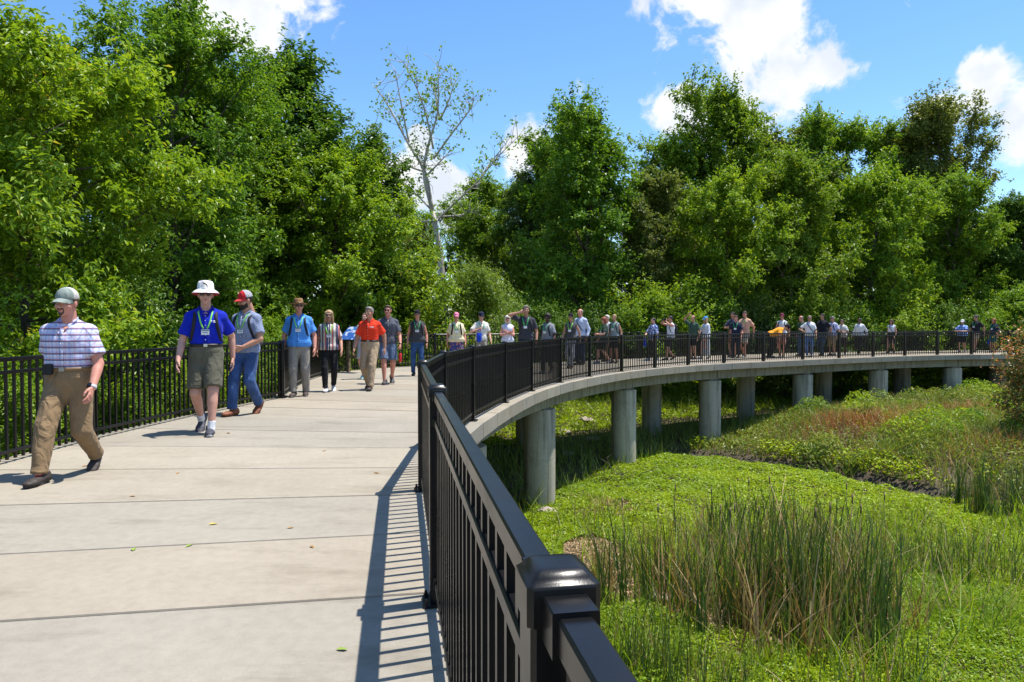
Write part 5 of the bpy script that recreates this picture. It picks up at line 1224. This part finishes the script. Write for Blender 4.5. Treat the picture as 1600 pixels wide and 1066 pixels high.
var_tree('U', 632, 27.5, 375, L_['lime'], 'bright yellow green bushy tree behind the woman in jeans', .95, .4)
var_tree('A', 765, 50, 275, L_['mid'], 'mid green background tree right of the sycamore trunk', 1.0, 1.4)
var_tree('C', 615, 52, 300, L_['olive'], 'olive background tree left of the sycamore trunk', 1.0, .2)
var_tree('B', 840, 47, 265, L_['silver'], 'pale green tree in the gap before the big dark tree', .9, 2.0)
var_tree('E', 925, 36.5, 158, L_['mid'], 'big dark green tree with a black trunk behind the bald man', 1.0, .9)
var_tree('B', 1035, 44, 205, L_['mid'], 'mid green tree in the dip between the two tallest trees', 1.0, 4.0)
var_tree('E', 1135, 43, 118, L_['mid'], 'tallest wispy tree right of the middle with loose upper twigs', .85, .3)
var_tree('C', 1015, 38.5, 262, L_['silver'], 'pale leaved tree at the right side of the big dark tree', 1.0, 5.0)
var_tree('A', 1135, 36.5, 262, L_['maple'], 'light yellow green tree in front of the tallest tree', .88, 2.6)
var_tree('C', 1235, 37.5, 240, L_['mid'], 'rounded mid green tree above the person in orange', .95, 1.2)
var_tree('A', 1290, 49, 172, L_['mid'], 'tall green tree left of the olive brown crown', .9, .7)
var_tree('E', 1455, 47, 148, L_['olive'], 'olive brown tree standing above the rest at the right', .82, 2.9)
var_tree('A', 1365, 39.5, 258, L_['maple'], 'yellow green tree above the woman in the black skirt', .9, 4.4)
var_tree('B', 1490, 41, 262, L_['mid'], 'leaning green tree below the olive brown crown', .95, 5.3)
var_tree('C', 1580, 43, 300, L_['dark'], 'dark green tree at the right edge of the picture', .95, 3.3)
var_tree('A', 1690, 43, 250, L_['mid'], 'green tree just beyond the right edge of the frame', 1.0, 3.9)
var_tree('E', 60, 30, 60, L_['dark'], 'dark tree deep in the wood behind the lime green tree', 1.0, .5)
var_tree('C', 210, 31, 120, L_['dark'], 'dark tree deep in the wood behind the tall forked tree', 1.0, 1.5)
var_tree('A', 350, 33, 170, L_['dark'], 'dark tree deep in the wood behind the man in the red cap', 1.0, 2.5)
for k, px in enumerate(range(430, 1760, 95)):
    var_tree('ACBE'[k % 4], px + (k * 37) % 40, 60 + (k * 7) % 9, 352 - (k * 13) % 40, L_['maple' if k % 3 == 0 else 'mid'], 'dense tree in the far row that closes the wood behind', 1.0, k * 1.1, 'far row of trees')

var_tree('C', -40, 23, 120, L_['mid'], 'rounded tree at the left edge behind the lime green tree', 1.1, .8)
var_tree('U', 70, 18, 330, L_['mid'], 'bushy young tree low behind the plaid man', 1.2, 1.8)
var_tree('U', 200, 24, 330, L_['dark'], 'bushy young tree in the shade left of the bucket hat', 1.3, 2.8)
var_tree('A', 1213, 51, 205, L_['silver'], 'pale crown filling the gap right of the tallest tree', 1.0, 1.9)
var_tree('C', 1378, 50, 188, L_['mid'], 'rounded crown filling the gap left of the olive brown tree', 1.0, 2.4)
var_tree('C', 872, 46, 205, L_['mid'], 'crown rising at the left shoulder of the big dark tree', .9, .4)
# the pale sycamore with thin foliage
x, y = at(694, 45.0); h = top_h(108, 45, x, y)
def sycamore(seed, H):
    rg = np.random.default_rng(seed); mb = MB(); C = []
    def P(px, py, dy=0.0): return np.array([(px - 694) / FPX * 45, dy, CAM_H + (HORIZON - py) * 45 / FPX - float(ground_z(x, y))])
    z0 = np.array([.3, 0, -.3])
    main = np.array([z0, P(694, 470), P(688, 400), P(680, 350), P(676, 330)])
    mb.tube(main, [.30, .25, .20, .17, .14], 10)
    limbs = [[(676, 330), (668, 275), (678, 235), (688, 190), (690, 130)], [(676, 330), (664, 270), (640, 225), (612, 180), (592, 145)], [(678, 235), (668, 190), (655, 150), (640, 118)], [(688, 190), (680, 150), (684, 135)], [(678, 250), (705, 215), (735, 185), (745, 168)],
             [(684, 345), (712, 325), (745, 295), (775, 265), (808, 235)], [(745, 295), (760, 262), (790, 222)], [(664, 270), (630, 255), (600, 225), (584, 190)], [(676, 330), (645, 300), (615, 280)], [(684, 340), (720, 338), (745, 330)], [(640, 225), (630, 180), (622, 130)], [(688, 190), (700, 170), (712, 135)],
             [(690, 345), (655, 350), (630, 345)], [(668, 275), (690, 255), (700, 240)]]
    for i, L in enumerate(limbs):
        dy = rg.normal(0, .35); pts = np.array([P(a, b, dy * j) for j, (a, b) in enumerate(L)]); pts[1:] += rg.normal(0, .08, pts[1:].shape); tt = np.linspace(0, len(pts) - 1, len(pts) * 4); pts = catmull(pts, 4)
        r0 = .14 if i < 2 else .075; mb.tube(pts, np.linspace(r0, .022, len(pts)), 7)
        for j in range(3, len(pts)):
            for _ in range(3):
                d = unit(rg.normal(0, 1, 3) + np.array([0, 0, .6])); e = pts[j] + d * rg.uniform(.5, 1.5); m_ = (pts[j] + e) / 2 + rg.normal(0, .08, 3); mb.tube(np.array([pts[j], m_, e]), [.022, .016, .009], 4, False)
                for f in (.6, 1.0):
                    if rg.uniform() < .5: C.append(pts[j] + (e - pts[j]) * f)
    C = np.array(C); ci = np.repeat(np.arange(len(C)), 5); Pp = C[ci] + rg.normal(0, .17, (len(ci), 3)); V, F = leaf_quads(Pp, rg.normal(0, .6, Pp.shape) + [0, 0, .6], rg.normal(0, 1, Pp.shape), rg.uniform(.14, .26, len(Pp)), rg.uniform(.12, .2, len(Pp)))
    return mb.mesh('trunk', None, True), mesh_np('crown', V, F, False, {'rnd': np.repeat(rg.uniform(0, .7, len(Pp)), 4)})
put_tree(sycamore(8, h), x, y, 'nearly bare sycamore with white trunk and thin leaves against the sky', LM['mid'], None, bark='pale_bark')
# feathery willow bush behind the white haired woman
x, y = at(752, 28.5)
put_tree(make_tree(41, top_h(412, 28.5, x, y), 2.7, .03, 36, 'dome', 34000, (.20, .035), .5, droop=.45, rise=.9, trunk_r=.06), x, y, 'feathery pale green willow bush behind the white haired woman', LM['willow'], None, name='bush', cat='bush')
# understorey shrubs on both sides
SH = [('U', -6.9, 6.6, 2.5, 'lime', 'lime green shrub behind the railing at the left edge'), ('S', -6.6, 8.6, 2.0, 'maple', 'leafy shrub behind the railing right of the plaid man'), ('U', -6.5, 11.2, 2.2, 'mid', 'green shrub behind the railing next to the bucket hat man'), ('S', -6.3, 13.8, 2.3, 'maple', 'leafy shrub behind the man in the red and grey cap'),
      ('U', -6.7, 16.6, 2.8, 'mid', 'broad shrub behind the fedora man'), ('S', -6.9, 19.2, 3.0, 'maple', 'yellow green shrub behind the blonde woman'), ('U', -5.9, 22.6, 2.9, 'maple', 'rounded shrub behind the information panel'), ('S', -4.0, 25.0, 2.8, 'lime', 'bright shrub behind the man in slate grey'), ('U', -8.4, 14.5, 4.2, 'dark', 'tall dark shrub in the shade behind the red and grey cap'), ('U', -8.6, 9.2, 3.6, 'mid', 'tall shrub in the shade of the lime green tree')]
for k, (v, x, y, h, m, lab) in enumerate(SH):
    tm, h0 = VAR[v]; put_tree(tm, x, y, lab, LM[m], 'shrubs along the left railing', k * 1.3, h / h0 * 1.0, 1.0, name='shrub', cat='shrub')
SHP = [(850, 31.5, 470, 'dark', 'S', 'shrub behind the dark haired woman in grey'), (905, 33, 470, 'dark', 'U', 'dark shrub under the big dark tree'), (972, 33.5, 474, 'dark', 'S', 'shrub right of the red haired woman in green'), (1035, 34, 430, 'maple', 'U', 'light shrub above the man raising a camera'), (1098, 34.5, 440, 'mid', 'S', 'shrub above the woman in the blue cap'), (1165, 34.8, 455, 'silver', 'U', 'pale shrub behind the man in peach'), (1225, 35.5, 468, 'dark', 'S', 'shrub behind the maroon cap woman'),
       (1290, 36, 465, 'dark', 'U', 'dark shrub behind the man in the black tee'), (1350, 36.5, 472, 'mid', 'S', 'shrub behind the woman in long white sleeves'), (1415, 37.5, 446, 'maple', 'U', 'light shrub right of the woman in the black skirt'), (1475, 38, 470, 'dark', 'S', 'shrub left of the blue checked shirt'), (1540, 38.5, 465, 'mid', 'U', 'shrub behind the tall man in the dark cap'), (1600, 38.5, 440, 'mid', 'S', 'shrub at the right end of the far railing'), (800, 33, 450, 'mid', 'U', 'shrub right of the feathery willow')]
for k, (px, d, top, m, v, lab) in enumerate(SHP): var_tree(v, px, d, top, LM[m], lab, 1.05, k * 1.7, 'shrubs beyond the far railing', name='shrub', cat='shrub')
# reddish shrub at the right
x, y = at(1618, 20.5)
tm = make_tree(45, 3.0, 1.35, .1, 22, 'tall', 7000, (.11, .06), .34, rise=.8, trunk_r=.035)
put_tree(tm, x, y, 'shrub with reddish leaf tips at the right edge of the marsh', LM['red'], None, 0, top_h(530, 20.5, x, y) / 3.0, name='shrub', cat='shrub')

# ------------------------------------------------------------------ marsh plants
rg = np.random.default_rng(77)
def blades(P, hgt, width, lean, seed, nseg=4, bend=.25):
    """tapered strips: base points P, heights, lean vectors (xy)"""
    r = np.random.default_rng(seed); n = len(P); az = r.uniform(0, 6.283, n); s = np.stack([np.cos(az), np.sin(az), np.zeros(n)], 1); V = []
    bd = r.normal(0, bend, (n, 2)) * hgt[:, None]
    for k in range(nseg + 1):
        t = k / nseg; c = P + np.stack([lean[:, 0] * t * hgt + bd[:, 0] * t * t, lean[:, 1] * t * hgt + bd[:, 1] * t * t, hgt * t * (1 - .12 * np.abs(bd).sum(1) / np.maximum(hgt, .1) * t)], 1)
        w = width * (1 - t ** 1.8 * .92) * .5; V += [c - s * w[:, None], c + s * w[:, None]]
    V = np.stack(V, 1); m = V.shape[1]; b = (np.arange(n) * m)[:, None]
    F = np.concatenate([b + np.array([2 * k, 2 * k + 1, 2 * k + 3, 2 * k + 2]) for k in range(nseg)]); return V.reshape(-1, 3), F, m
def stuff(name, parts, label, cat):
    V = []; F = []; A = []; I = []; n = 0; mats = []
    for v, f, rnd, mat in parts:
        V.append(v); F.append(f + n); A.append(rnd); n += len(v)
        if mat not in mats: mats.append(mat)
        I.append(np.full(len(f), mats.index(mat)))
    o = obj(name, mesh_np(name, np.concatenate(V), np.concatenate(F), False, {'rnd': np.concatenate(A)}, mats, np.concatenate(I)))
    tag(o, label, cat, None, 'stuff'); return o
def mound(X, Y): return .10 + .10 * np.clip(wob(X * 4 + 11, Y * 4, 1.7), -.5, 1) + .13 * np.clip(wob(X * 1.7 + 3, Y * 1.7, 1.6) + .4, 0, 1.4) + .07 * wob(Y * 3, X * 3, 2.0)
def inner_w(X, Y):
    d, s = poly_dist(X, Y, CURC); return d * s
def scatter(x0, x1, y0, y1, dens):
    n = int((x1 - x0) * (y1 - y0) * dens); return rg.uniform(x0, x1, n), rg.uniform(y0, y1, n)
def in_view(X, Y, m=1.5): return (np.abs(X) < Y * .78 + m)
# --- lime cover
parts = []
X, Y = scatter(-.5, 26, 7.0, 25, 760); X2, Y2 = scatter(-.5, 12, 7.0, 15, 700); X = np.concatenate([X, X2]); Y = np.concatenate([Y, Y2]); cd, cs = poly_dist(X, Y, CHANNEL); w = inner_w(X, Y)
bare = wob(X * .8 + 20, Y * .8, 1.5)
keep = (cs < 0) & (w < .6) & (cd > (.75 + .3 * wob(X, Y, 3)) * sstep(X, 3, 6)) & in_view(X, Y) & (rg.uniform(0, 1, len(X)) < np.clip(1.25 - Y / 40, .4, 1))
path = np.exp(-(((X - 1.6) / .9) ** 2 + ((Y - 12.6) / 1.6) ** 2)) + np.exp(-(((X - 3.7) / 2.0) ** 2 + ((Y - 10.0) / 1.5) ** 2)) + np.exp(-(((X - 2.2) / 1.0) ** 2 + ((Y - 16.2) / .8) ** 2)) * .9
keep &= (path + .45 * bare < .55)
X, Y = X[keep], Y[keep]; Z = ground_z(X, Y) + mound(X, Y) * rg.uniform(.3, 1.0, len(X)) ** .5
Z = Z + .16 * np.clip(wob(X * .8 + 7, Y * .8 + 2, 1.3) - .2, 0, 1) * rg.uniform(.3, 1, len(X)); P = np.stack([X, Y, Z], 1); Nn = rg.normal(0, .33, P.shape) + [.1, 0, 1]; sz = rg.uniform(.7, 1.25, len(X)) * (.026 + .0021 * Y)
V, F = leaf_quads(P, Nn, rg.normal(0, 1, P.shape), sz * 1.25, sz * .8, .2)
pch = wob(X * .8 + 7, Y * .8 + 2, 1.3) + .35 * wob(X, Y, 4) + rg.normal(0, .12, len(X)); rv = np.repeat(np.clip(rg.uniform(.1, .9, len(X)) + .35 * wob(X, Y, 1.2), 0, 1), 4)
for q, mt in ((pch > .24, 'maple'), (pch <= .24, 'cover')):
    qq = np.repeat(q, 4); parts.append((V[qq], np.arange(q.sum() * 4).reshape(-1, 4), rv[qq], LM[mt]))
X3, Y3 = scatter(-.3, 8, 8, 18, 420); pz = np.exp(-(((X3 - 1.6) / .9) ** 2 + ((Y3 - 12.6) / 1.6) ** 2)) + np.exp(-(((X3 - 3.7) / 2.3) ** 2 + ((Y3 - 10.1) / 1.8) ** 2)) + np.exp(-(((X3 - 2.2) / 1.0) ** 2 + ((Y3 - 16.2) / .8) ** 2)); k3 = pz + .3 * wob(X3 * 2, Y3 * 2, 2) > .30; X3, Y3 = X3[k3], Y3[k3]; n3 = len(X3)
P3 = np.stack([X3, Y3, ground_z(X3, Y3) + rg.uniform(.01, .07, n3)], 1); s3 = rg.uniform(.5, 1.5, n3)
V, F = leaf_quads(P3, rg.normal(0, .25, P3.shape) + [0, 0, 1], rg.normal(0, 1, P3.shape) * [1, 1, .3], s3 * .17, s3 * .018, .2); parts.append((V, F, np.repeat(rg.uniform(0, 1, n3), 4), LM['dry']))
# low stems under the leaves close the gaps
k = rg.uniform(0, 1, len(X)) < .25; q = P[k].copy(); q[:, 2] -= .06
V, F, m = blades(q, rg.uniform(.08, .2, k.sum()), np.full(k.sum(), .016), rg.normal(0, .25, (k.sum(), 2)), 3, 2); parts.append((V, F, np.repeat(rg.uniform(.2, 1, k.sum()), m), LM['cover']))
# --- beyond and under the bridge
X, Y = scatter(-5, 36, 12, 47, 95); w = inner_w(X, Y); keep = (w > 4.6) & in_view(X, Y, 2) & ~((X < -3.5) & (Y < 24)) & (w < 16)
X, Y = X[keep], Y[keep]; P = np.stack([X, Y, ground_z(X, Y) + mound(X, Y)], 1); sz = rg.uniform(.8, 1.3, len(X)) * .13
V, F = leaf_quads(P, rg.normal(0, .5, P.shape) + [0, 0, 1], rg.normal(0, 1, P.shape), sz * 1.3, sz * .75, .2); parts.append((V, F, np.repeat(rg.uniform(0, .9, len(X)), 4), LM['cover']))
X, Y = scatter(-4, 34, 14, 40, 45); w = inner_w(X, Y); keep = (w > .0) & in_view(X, Y, 2) & ~((X < -3.5) & (Y < 24)) & (w < 9)
X, Y = X[keep], Y[keep]; n = len(X); P = np.stack([X, Y, ground_z(X, Y)], 1); V, F, m = blades(P, rg.uniform(.25, .75, n), rg.uniform(.012, .03, n), rg.normal(0, .3, (n, 2)), 5, 3); parts.append((V, F, np.repeat(rg.uniform(0, .9, n), m), LM['herb']))
stuff('ground_cover', parts, 'lime green low marsh plants carpeting the wet ground below the footbridge', 'ground cover')
# --- left bank floor under the shrubs
X, Y = scatter(-10, -4.6, 3, 26, 130); w = inner_w(X, Y); dO, sO = poly_dist(X, Y, OUTER[::2]); keep = (sO > 0) & (dO > .25)
X, Y = X[keep], Y[keep]; P = np.stack([X, Y, ground_z(X, Y) + rg.uniform(.05, .7, len(X)) ** 1.5], 1); sz = rg.uniform(.07, .13, len(X))
V, F = leaf_quads(P, rg.normal(0, .5, P.shape) + [0, 0, 1], rg.normal(0, 1, P.shape), sz * 1.3, sz * .75, .2)
stuff('undergrowth', [(V, F, np.repeat(rg.uniform(0, .9, len(X)), 4), LM['mid'])], 'leafy undergrowth on the bank behind the left railing', 'undergrowth')
# --- bank grasses beyond the channel
parts = []
X, Y = scatter(2, 30, 12, 34, 150); cd, cs = poly_dist(X, Y, CHANNEL); w = inner_w(X, Y)
pat = wob(X * 1.1, Y * 1.1, 1.0); keep = (cs > 0) & (cd > .7) & (w < .3) & in_view(X, Y, 2)
X, Y, pat = X[keep], Y[keep], pat[keep]; n = len(X)
rust = np.exp(-(((X - 11.6) / 1.5) ** 2 + ((Y - 23.0) / 1.1) ** 2)) + .8 * np.exp(-(((X - 16) / 2.2) ** 2 + ((Y - 25) / .8) ** 2)) + .6 * np.exp(-(((X - 14.5) / 1.6) ** 2 + ((Y - 19.2) / .6) ** 2)); cls = rg.uniform(0, 1, n)
hg = (rg.uniform(.22, .6, n) + .38 * np.clip(pat, 0, 1.2) + .25 * np.clip(rust, 0, 1)) * (.65 + .35 * sstep(cd[keep], .3, 2.5))
P = np.stack([X, Y, ground_z(X, Y)], 1); wd = rg.uniform(.012, .026, n); ln = rg.normal(0, .28, (n, 2))
V, F, m = blades(P, hg, wd, ln, 9, 3); r_ = np.repeat(np.clip(rg.uniform(0, 1, n) * .8 + .3 * pat, 0, 1), m)
isr = (cls < rust * 1.1); isd = (~isr) & (cls > .78 - .25 * np.clip(-pat, 0, 1)); fm = m // 2 - 1
Fb = F.reshape(fm, n, 4).transpose(1, 0, 2)
for msk, mt in ((isr, 'rust'), (isd, 'dry'), (~isr & ~isd, 'herb')):
    f = Fb[msk].reshape(-1, 4); used = np.unique(f); mp = np.full(len(V), -1); mp[used] = np.arange(len(used)); parts.append((V[used], mp[f], r_[used], LM[mt]))
# broad herb leaves through the grass
X, Y = scatter(2, 30, 12, 34, 190); cd, cs = poly_dist(X, Y, CHANNEL); w = inner_w(X, Y); pt = wob(X * 1.4 + 5, Y * 1.4, 1.3); keep = (cs > 0) & (cd > .65) & (w < .2) & in_view(X, Y, 2) & (pt > -.25) & (rg.uniform(0, 1, len(X)) > np.exp(-(((X - 11.6) / 1.5) ** 2 + ((Y - 23.0) / 1.1) ** 2)))
X, Y, pt = X[keep], Y[keep], pt[keep]; P = np.stack([X, Y, ground_z(X, Y) + rg.uniform(.05, .35, len(X)) + .25 * np.clip(pt, 0, 1)], 1); sz = rg.uniform(.05, .10, len(X))
V, F = leaf_quads(P, rg.normal(0, .5, P.shape) + [0, 0, .9], rg.normal(0, 1, P.shape), sz * 1.5, sz * .7, .2); parts.append((V, F, np.repeat(np.clip(rg.uniform(0, .8, len(X)) + .3 * pt, 0, 1), 4), LM['herb']))
X2 = (np.abs(poly_dist(X, Y, CHANNEL)[0] - 1.2) < .55) & (wob(X, Y, 1.1) > -.1); P2 = P[X2] + [0, 0, .03]; sz2 = sz[X2]
V, F = leaf_quads(P2, rg.normal(0, .4, P2.shape) + [0, 0, 1], rg.normal(0, 1, P2.shape), sz2 * 1.5, sz2, .2); parts.append((V, F, np.repeat(rg.uniform(.2, .9, len(P2)), 4), LM['cover']))
# bushy herb mounds on the bank
for k in range(46):
    for _ in range(60):
        cx, cy = rg.uniform(3, 27), rg.uniform(14, 31); cd_, cs_ = poly_dist(np.array([cx]), np.array([cy]), CHANNEL); w_ = inner_w(np.array([cx]), np.array([cy]))
        if cs_[0] > 0 and cd_[0] > 1.0 and w_[0] < -.2 and abs(cx) < cy * .78 + 1 and math.hypot((cx - 11.6) / 1.8, (cy - 23) / 1.3) > 1: break
    r_m = rg.uniform(.4, .9); h_m = rg.uniform(.4, .85); n = int(520 * r_m); a = rg.uniform(0, 6.283, n); rr = np.sqrt(rg.uniform(0, 1, n)); X = cx + r_m * rr * np.cos(a); Y = cy + r_m * rr * np.sin(a)
    P = np.stack([X, Y, ground_z(X, Y) + .08 + h_m * np.sqrt(np.clip(1 - rr ** 2, 0, 1)) * rg.uniform(.55, 1.05, n)], 1); sz = rg.uniform(.05, .10, n); Nn = rg.normal(0, .45, P.shape) + np.stack([np.cos(a) * rr, np.sin(a) * rr, np.full(n, .9)], 1)
    V, F = leaf_quads(P, Nn, rg.normal(0, 1, P.shape), sz * 1.7, sz * .6, .2); parts.append((V, F, np.repeat(np.clip(rg.uniform(0, .8, n) + rg.uniform(-.15, .2), 0, 1), 4), LM[('herb', 'maple', 'herb', 'mid')[k % 4]]))
stuff('bank_grass', parts, 'rough grasses, herbs and rusty dead stalks on the bank beyond the muddy channel', 'grass')

# --- reed stands, each a clump of its own
def px_ground(px, py, z=-2.95):
    d = FPX * (CAM_H - z) / (py - HORIZON); return (px - 800) / FPX * d, d
def reed_stand(label, cx, cy, rx, ry, n, h, dry, seed, wd=(.014, .034), cat='reeds', name='reed_clump', lean=.06, group='reed stands in the marsh', bend=.10, mats=('reed', 'dry')):
    r = np.random.default_rng(seed); root = empty(name, (cx, cy, float(ground_z(cx, cy)))); tag(root, label, cat, group)
    for part, frac, mt, hs in (('green_blades', 1 - dry, mats[0], 1.0), ('dry_stalks', dry, mats[1], .8)):
        k = int(n * frac)
        if k < 3: continue
        nsub = max(3, n // 16); sa = r.uniform(0, 6.283, nsub); sr = r.uniform(0, 1, nsub) ** .55; si = r.integers(0, nsub, k); rad = sr[si]; X = rx * rad * np.cos(sa[si]) + r.normal(0, .06, k); Y = ry * rad * np.sin(sa[si]) + r.normal(0, .06, k); Z = ground_z(cx + X, cy + Y) - float(ground_z(cx, cy))
        hh = h * hs * r.uniform(.4, 1.1, k) * (1 - .35 * rad ** 2); V, F, m = blades(np.stack([X, Y, Z], 1), hh, r.uniform(*wd, k), r.normal(0, lean if part == 'green_blades' else lean * 2.6, (k, 2)), seed + 1, 5, bend if part == 'green_blades' else bend * 1.8)
        tag(obj(part, mesh_np(part, V, F, False, {'rnd': np.repeat(r.uniform(0, 1, k) ** 1.3, m)}, [LM[mt]]), root), kind='stuff')
    if cat == 'reeds':
        k = max(2, n // 160)
        for i in range(k):      # last year's brown seed heads
            a = r.uniform(0, 6.28); rr = r.uniform(0, .8); X, Y = rx * rr * math.cos(a), ry * rr * math.sin(a); z = float(ground_z(cx + X, cy + Y)) - float(ground_z(cx, cy)); mb = MB(); hh = h * r.uniform(.75, .95); lx, ly = r.normal(0, .05, 2) * hh
            mb.tube(np.array([(X, Y, z), (X + lx * .5, Y + ly * .5, z + hh * .5), (X + lx, Y + ly, z + hh)]), [.005, .005, .004], 5); mb.tube(np.array([(X + lx, Y + ly, z + hh - .02), (X + lx * 1.02, Y + ly * 1.02, z + hh + .12)]), [.012, .011], 6)
            obj('seed_head', mb.mesh('seed_head', [M['wood']], True), root)
ST = [(985, 935, .55, .8, 230, 1.75, .32, 'reed clump at the left end of the big stand by the railing'), (1085, 960, .75, .8, 330, 1.8, .55, 'tan and green reed clump left of the middle of the big stand'), (1175, 985, .8, .9, 460, 2.05, .38, 'dense reed clump in the middle of the big stand'), (1265, 1005, .75, .8, 460, 2.15, .30, 'tall dark green reed clump right of the middle of the stand'),
      (1345, 985, .55, .7, 330, 2.0, .25, 'dark green reed clump at the right end of the big stand'), (1215, 880, 1.1, .9, 420, 1.85, .38, 'reed clump behind the middle of the big stand'), (1095, 870, .9, .7, 240, 1.35, .75, 'mostly dry tan reed clump at the back of the stand'), (1330, 870, .7, .6, 180, 1.3, .5, 'half dry reed clump behind the right end of the stand')]
for k, (px, py, rx, ry, n, h, dry, lab) in enumerate(ST):
    x, y = px_ground(px, py); reed_stand(lab, x, y, rx * 1.3, ry * 1.3, int(n * .68), h, min(.75, dry + .10), 100 + k)
ST2 = [(1040, 1085, .6, .5, 300, 1.15, .08, 'fresh green rushes at the bottom beside the railing'), (1125, 1120, .6, .4, 170, .95, .3, 'short rushes at the bottom left of the marsh'), (1395, 1075, .22, .3, 26, 1.5, .1, 'few lone reeds right of the big stand'), (1440, 1090, .15, .3, 14, 1.55, .1, 'two or three lone reeds near the bottom right'), (1455, 905, .75, .6, 300, 1.05, .35, 'fine dark rushes right of the big stand'), (1560, 925, .8, .8, 150, 1.4, .15, 'sparse tall reeds near the right edge')]
for k, (px, py, rx, ry, n, h, dry, lab) in enumerate(ST2):
    x, y = px_ground(px, py); reed_stand(lab, x, y, rx, ry, n, h, dry, 130 + k, cat='rushes', wd=(.008, .016))
x, y = px_ground(1575, 790, -2.75); reed_stand('dark green reed bed at the right edge beyond the channel', x, y, 1.5, 1.0, 620, 1.45, .12, 150, cat='rushes')
x, y = px_ground(1375, 705, -2.4); reed_stand('grass tussock on the bank in front of the rusty stalks', x, y, .7, .5, 260, .75, .15, 152, cat='grass', name='grass_tussock', lean=.3, bend=.35, group='grass tussocks', mats=('herb', 'dry'))
x, y = px_ground(1310, 712, -2.5); reed_stand('leafy grass tussock on the bank left of the mud', x, y, .6, .5, 220, .7, .1, 153, cat='grass', name='grass_tussock', lean=.3, bend=.35, group='grass tussocks', mats=('herb', 'dry'))
for k, (px, py, rx, n, h, lab) in enumerate([(1500, 965, 1.0, 520, .55, 'arching grass tussock with pale blades right of the reeds'), (1585, 985, .9, 460, .6, 'arching grass tussock in the bottom right corner'), (1545, 905, .9, 380, .55, 'fresh green grass tussock below the rushes'), (935, 790, .55, 240, .5, 'grass tussock right of the first pier'), (1000, 1050, .6, 300, .5, 'pale grass tussock next to the near railing'), (1180, 1060, .8, 380, .45, 'pale arching grass tussock under the big stand')]):
    x, y = px_ground(px, py); reed_stand(lab, x, y, rx, rx * .8, n, h, .12, 160 + k, cat='grass', name='grass_tussock', wd=(.010, .02), lean=.35, bend=.5, group='grass tussocks', mats=('maple', 'dry'))

# --- tall mixed grass running from the reeds to the lower right
parts = []
X, Y = scatter(.6, 13, 7.2, 15, 150); pt = wob(X * 1.3 + 2, Y * 1.3, 1.5); k = in_view(X, Y, 1) & (rg.uniform(0, 1, len(X)) < np.clip(.30 + 1.1 * pt + .5 * np.exp(-(((X - 4) / 3) ** 2 + ((Y - 10.2) / 1.8) ** 2)), .05, 1)); X, Y, pt = X[k], Y[k], pt[k]; n = len(X)
P = np.stack([X, Y, ground_z(X, Y)], 1); near_reed = np.exp(-(((X - 4) / 2.6) ** 2 + ((Y - 10.4) / 1.8) ** 2)); hg = rg.uniform(.25, .8, n) + .3 * np.clip(pt, 0, 1) + .9 * near_reed * rg.uniform(0, 1, n); c = rg.uniform(0, 1, n)
for lo_, hi_, mt in ((0, .36, 'maple'), (.36, .68, 'reed'), (.68, .80, 'herb'), (.80, 1.01, 'dry')):
    q = (c >= lo_) & (c < hi_); V, F, m = blades(P[q], hg[q], rg.uniform(.009, .02, q.sum()), rg.normal(0, .16 if mt == 'reed' else .3, (q.sum(), 2)), 21, 4, .3); parts.append((V, F, np.repeat(rg.uniform(.1, 1, q.sum()), m), LM[mt]))
stuff('tall_marsh_grass', parts, 'loose tall grass and thin rushes scattered through the lower right of the marsh', 'grass')

# --- dead twigs and stones
def mat_stone():
    return mat_simple('pale_stone', (.34, .29, .235), .9, .2, nscale=6, namp=.4, bmp=.5, bscale=18)
M['stone'] = mat_stone()
STN = [(858, 806, .26, 'pale stone footing beside the first pier'), (884, 684, .30, 'pale stone left of the rubble between the front piers'), (915, 672, .34, 'flat pale stone in the rubble between the front piers'), (927, 690, .26, 'dark edged stone right in the rubble between the piers'), (888, 712, .2, 'small stone below the rubble between the piers'), (1030, 938, .26, 'pale flat stone at the foot of the reeds'), (955, 835, .2, 'pale stone between the reeds and the first pier'), (1235, 1040, .2, 'pale stone at the bottom below the big reed stand')]
for k, (px, py, s, lab) in enumerate(STN):
    x, y = px_ground(px, py); r = np.random.default_rng(300 + k); v, f = tri_sphere((0, 0, 0), (1, 1, 1), 8); v = v * (1 + .22 * np.sin(v @ r.normal(0, 2.2, (3, 3)) + r.uniform(0, 6, 3)).sum(1)[:, None] * .6) * [s, s * .75, s * .38]; v = v + r.normal(0, .05 * s, v.shape)
    tag(obj('stone', mesh_np('stone', v, f, False, mats=[M['stone']]), loc=(x, y, float(ground_z(x, y)) + s * .22), rot=(0, 0, k)), lab, 'stone', 'stones in the marsh')
x, y = px_ground(935, 752); tw = empty('dead_twigs', (x, y, float(ground_z(x, y)))); tag(tw, 'tangle of dead brown twigs in front of the second pier', 'twigs')
r = np.random.default_rng(9)
for k in range(34):
    a = r.uniform(0, 6.28); p = np.array([r.normal(0, .45), r.normal(0, .3), .05]); d = unit(np.array([math.cos(a), math.sin(a), r.uniform(.2, 1.3)])); L = r.uniform(.3, .8); mb = MB(); mb.tube(np.array([p, p + d * L * .5 + r.normal(0, .05, 3), p + d * L + r.normal(0, .1, 3)]), [.012, .008, .004], 5); obj('twig', mb.mesh('twig', [M['bark']], True), tw)
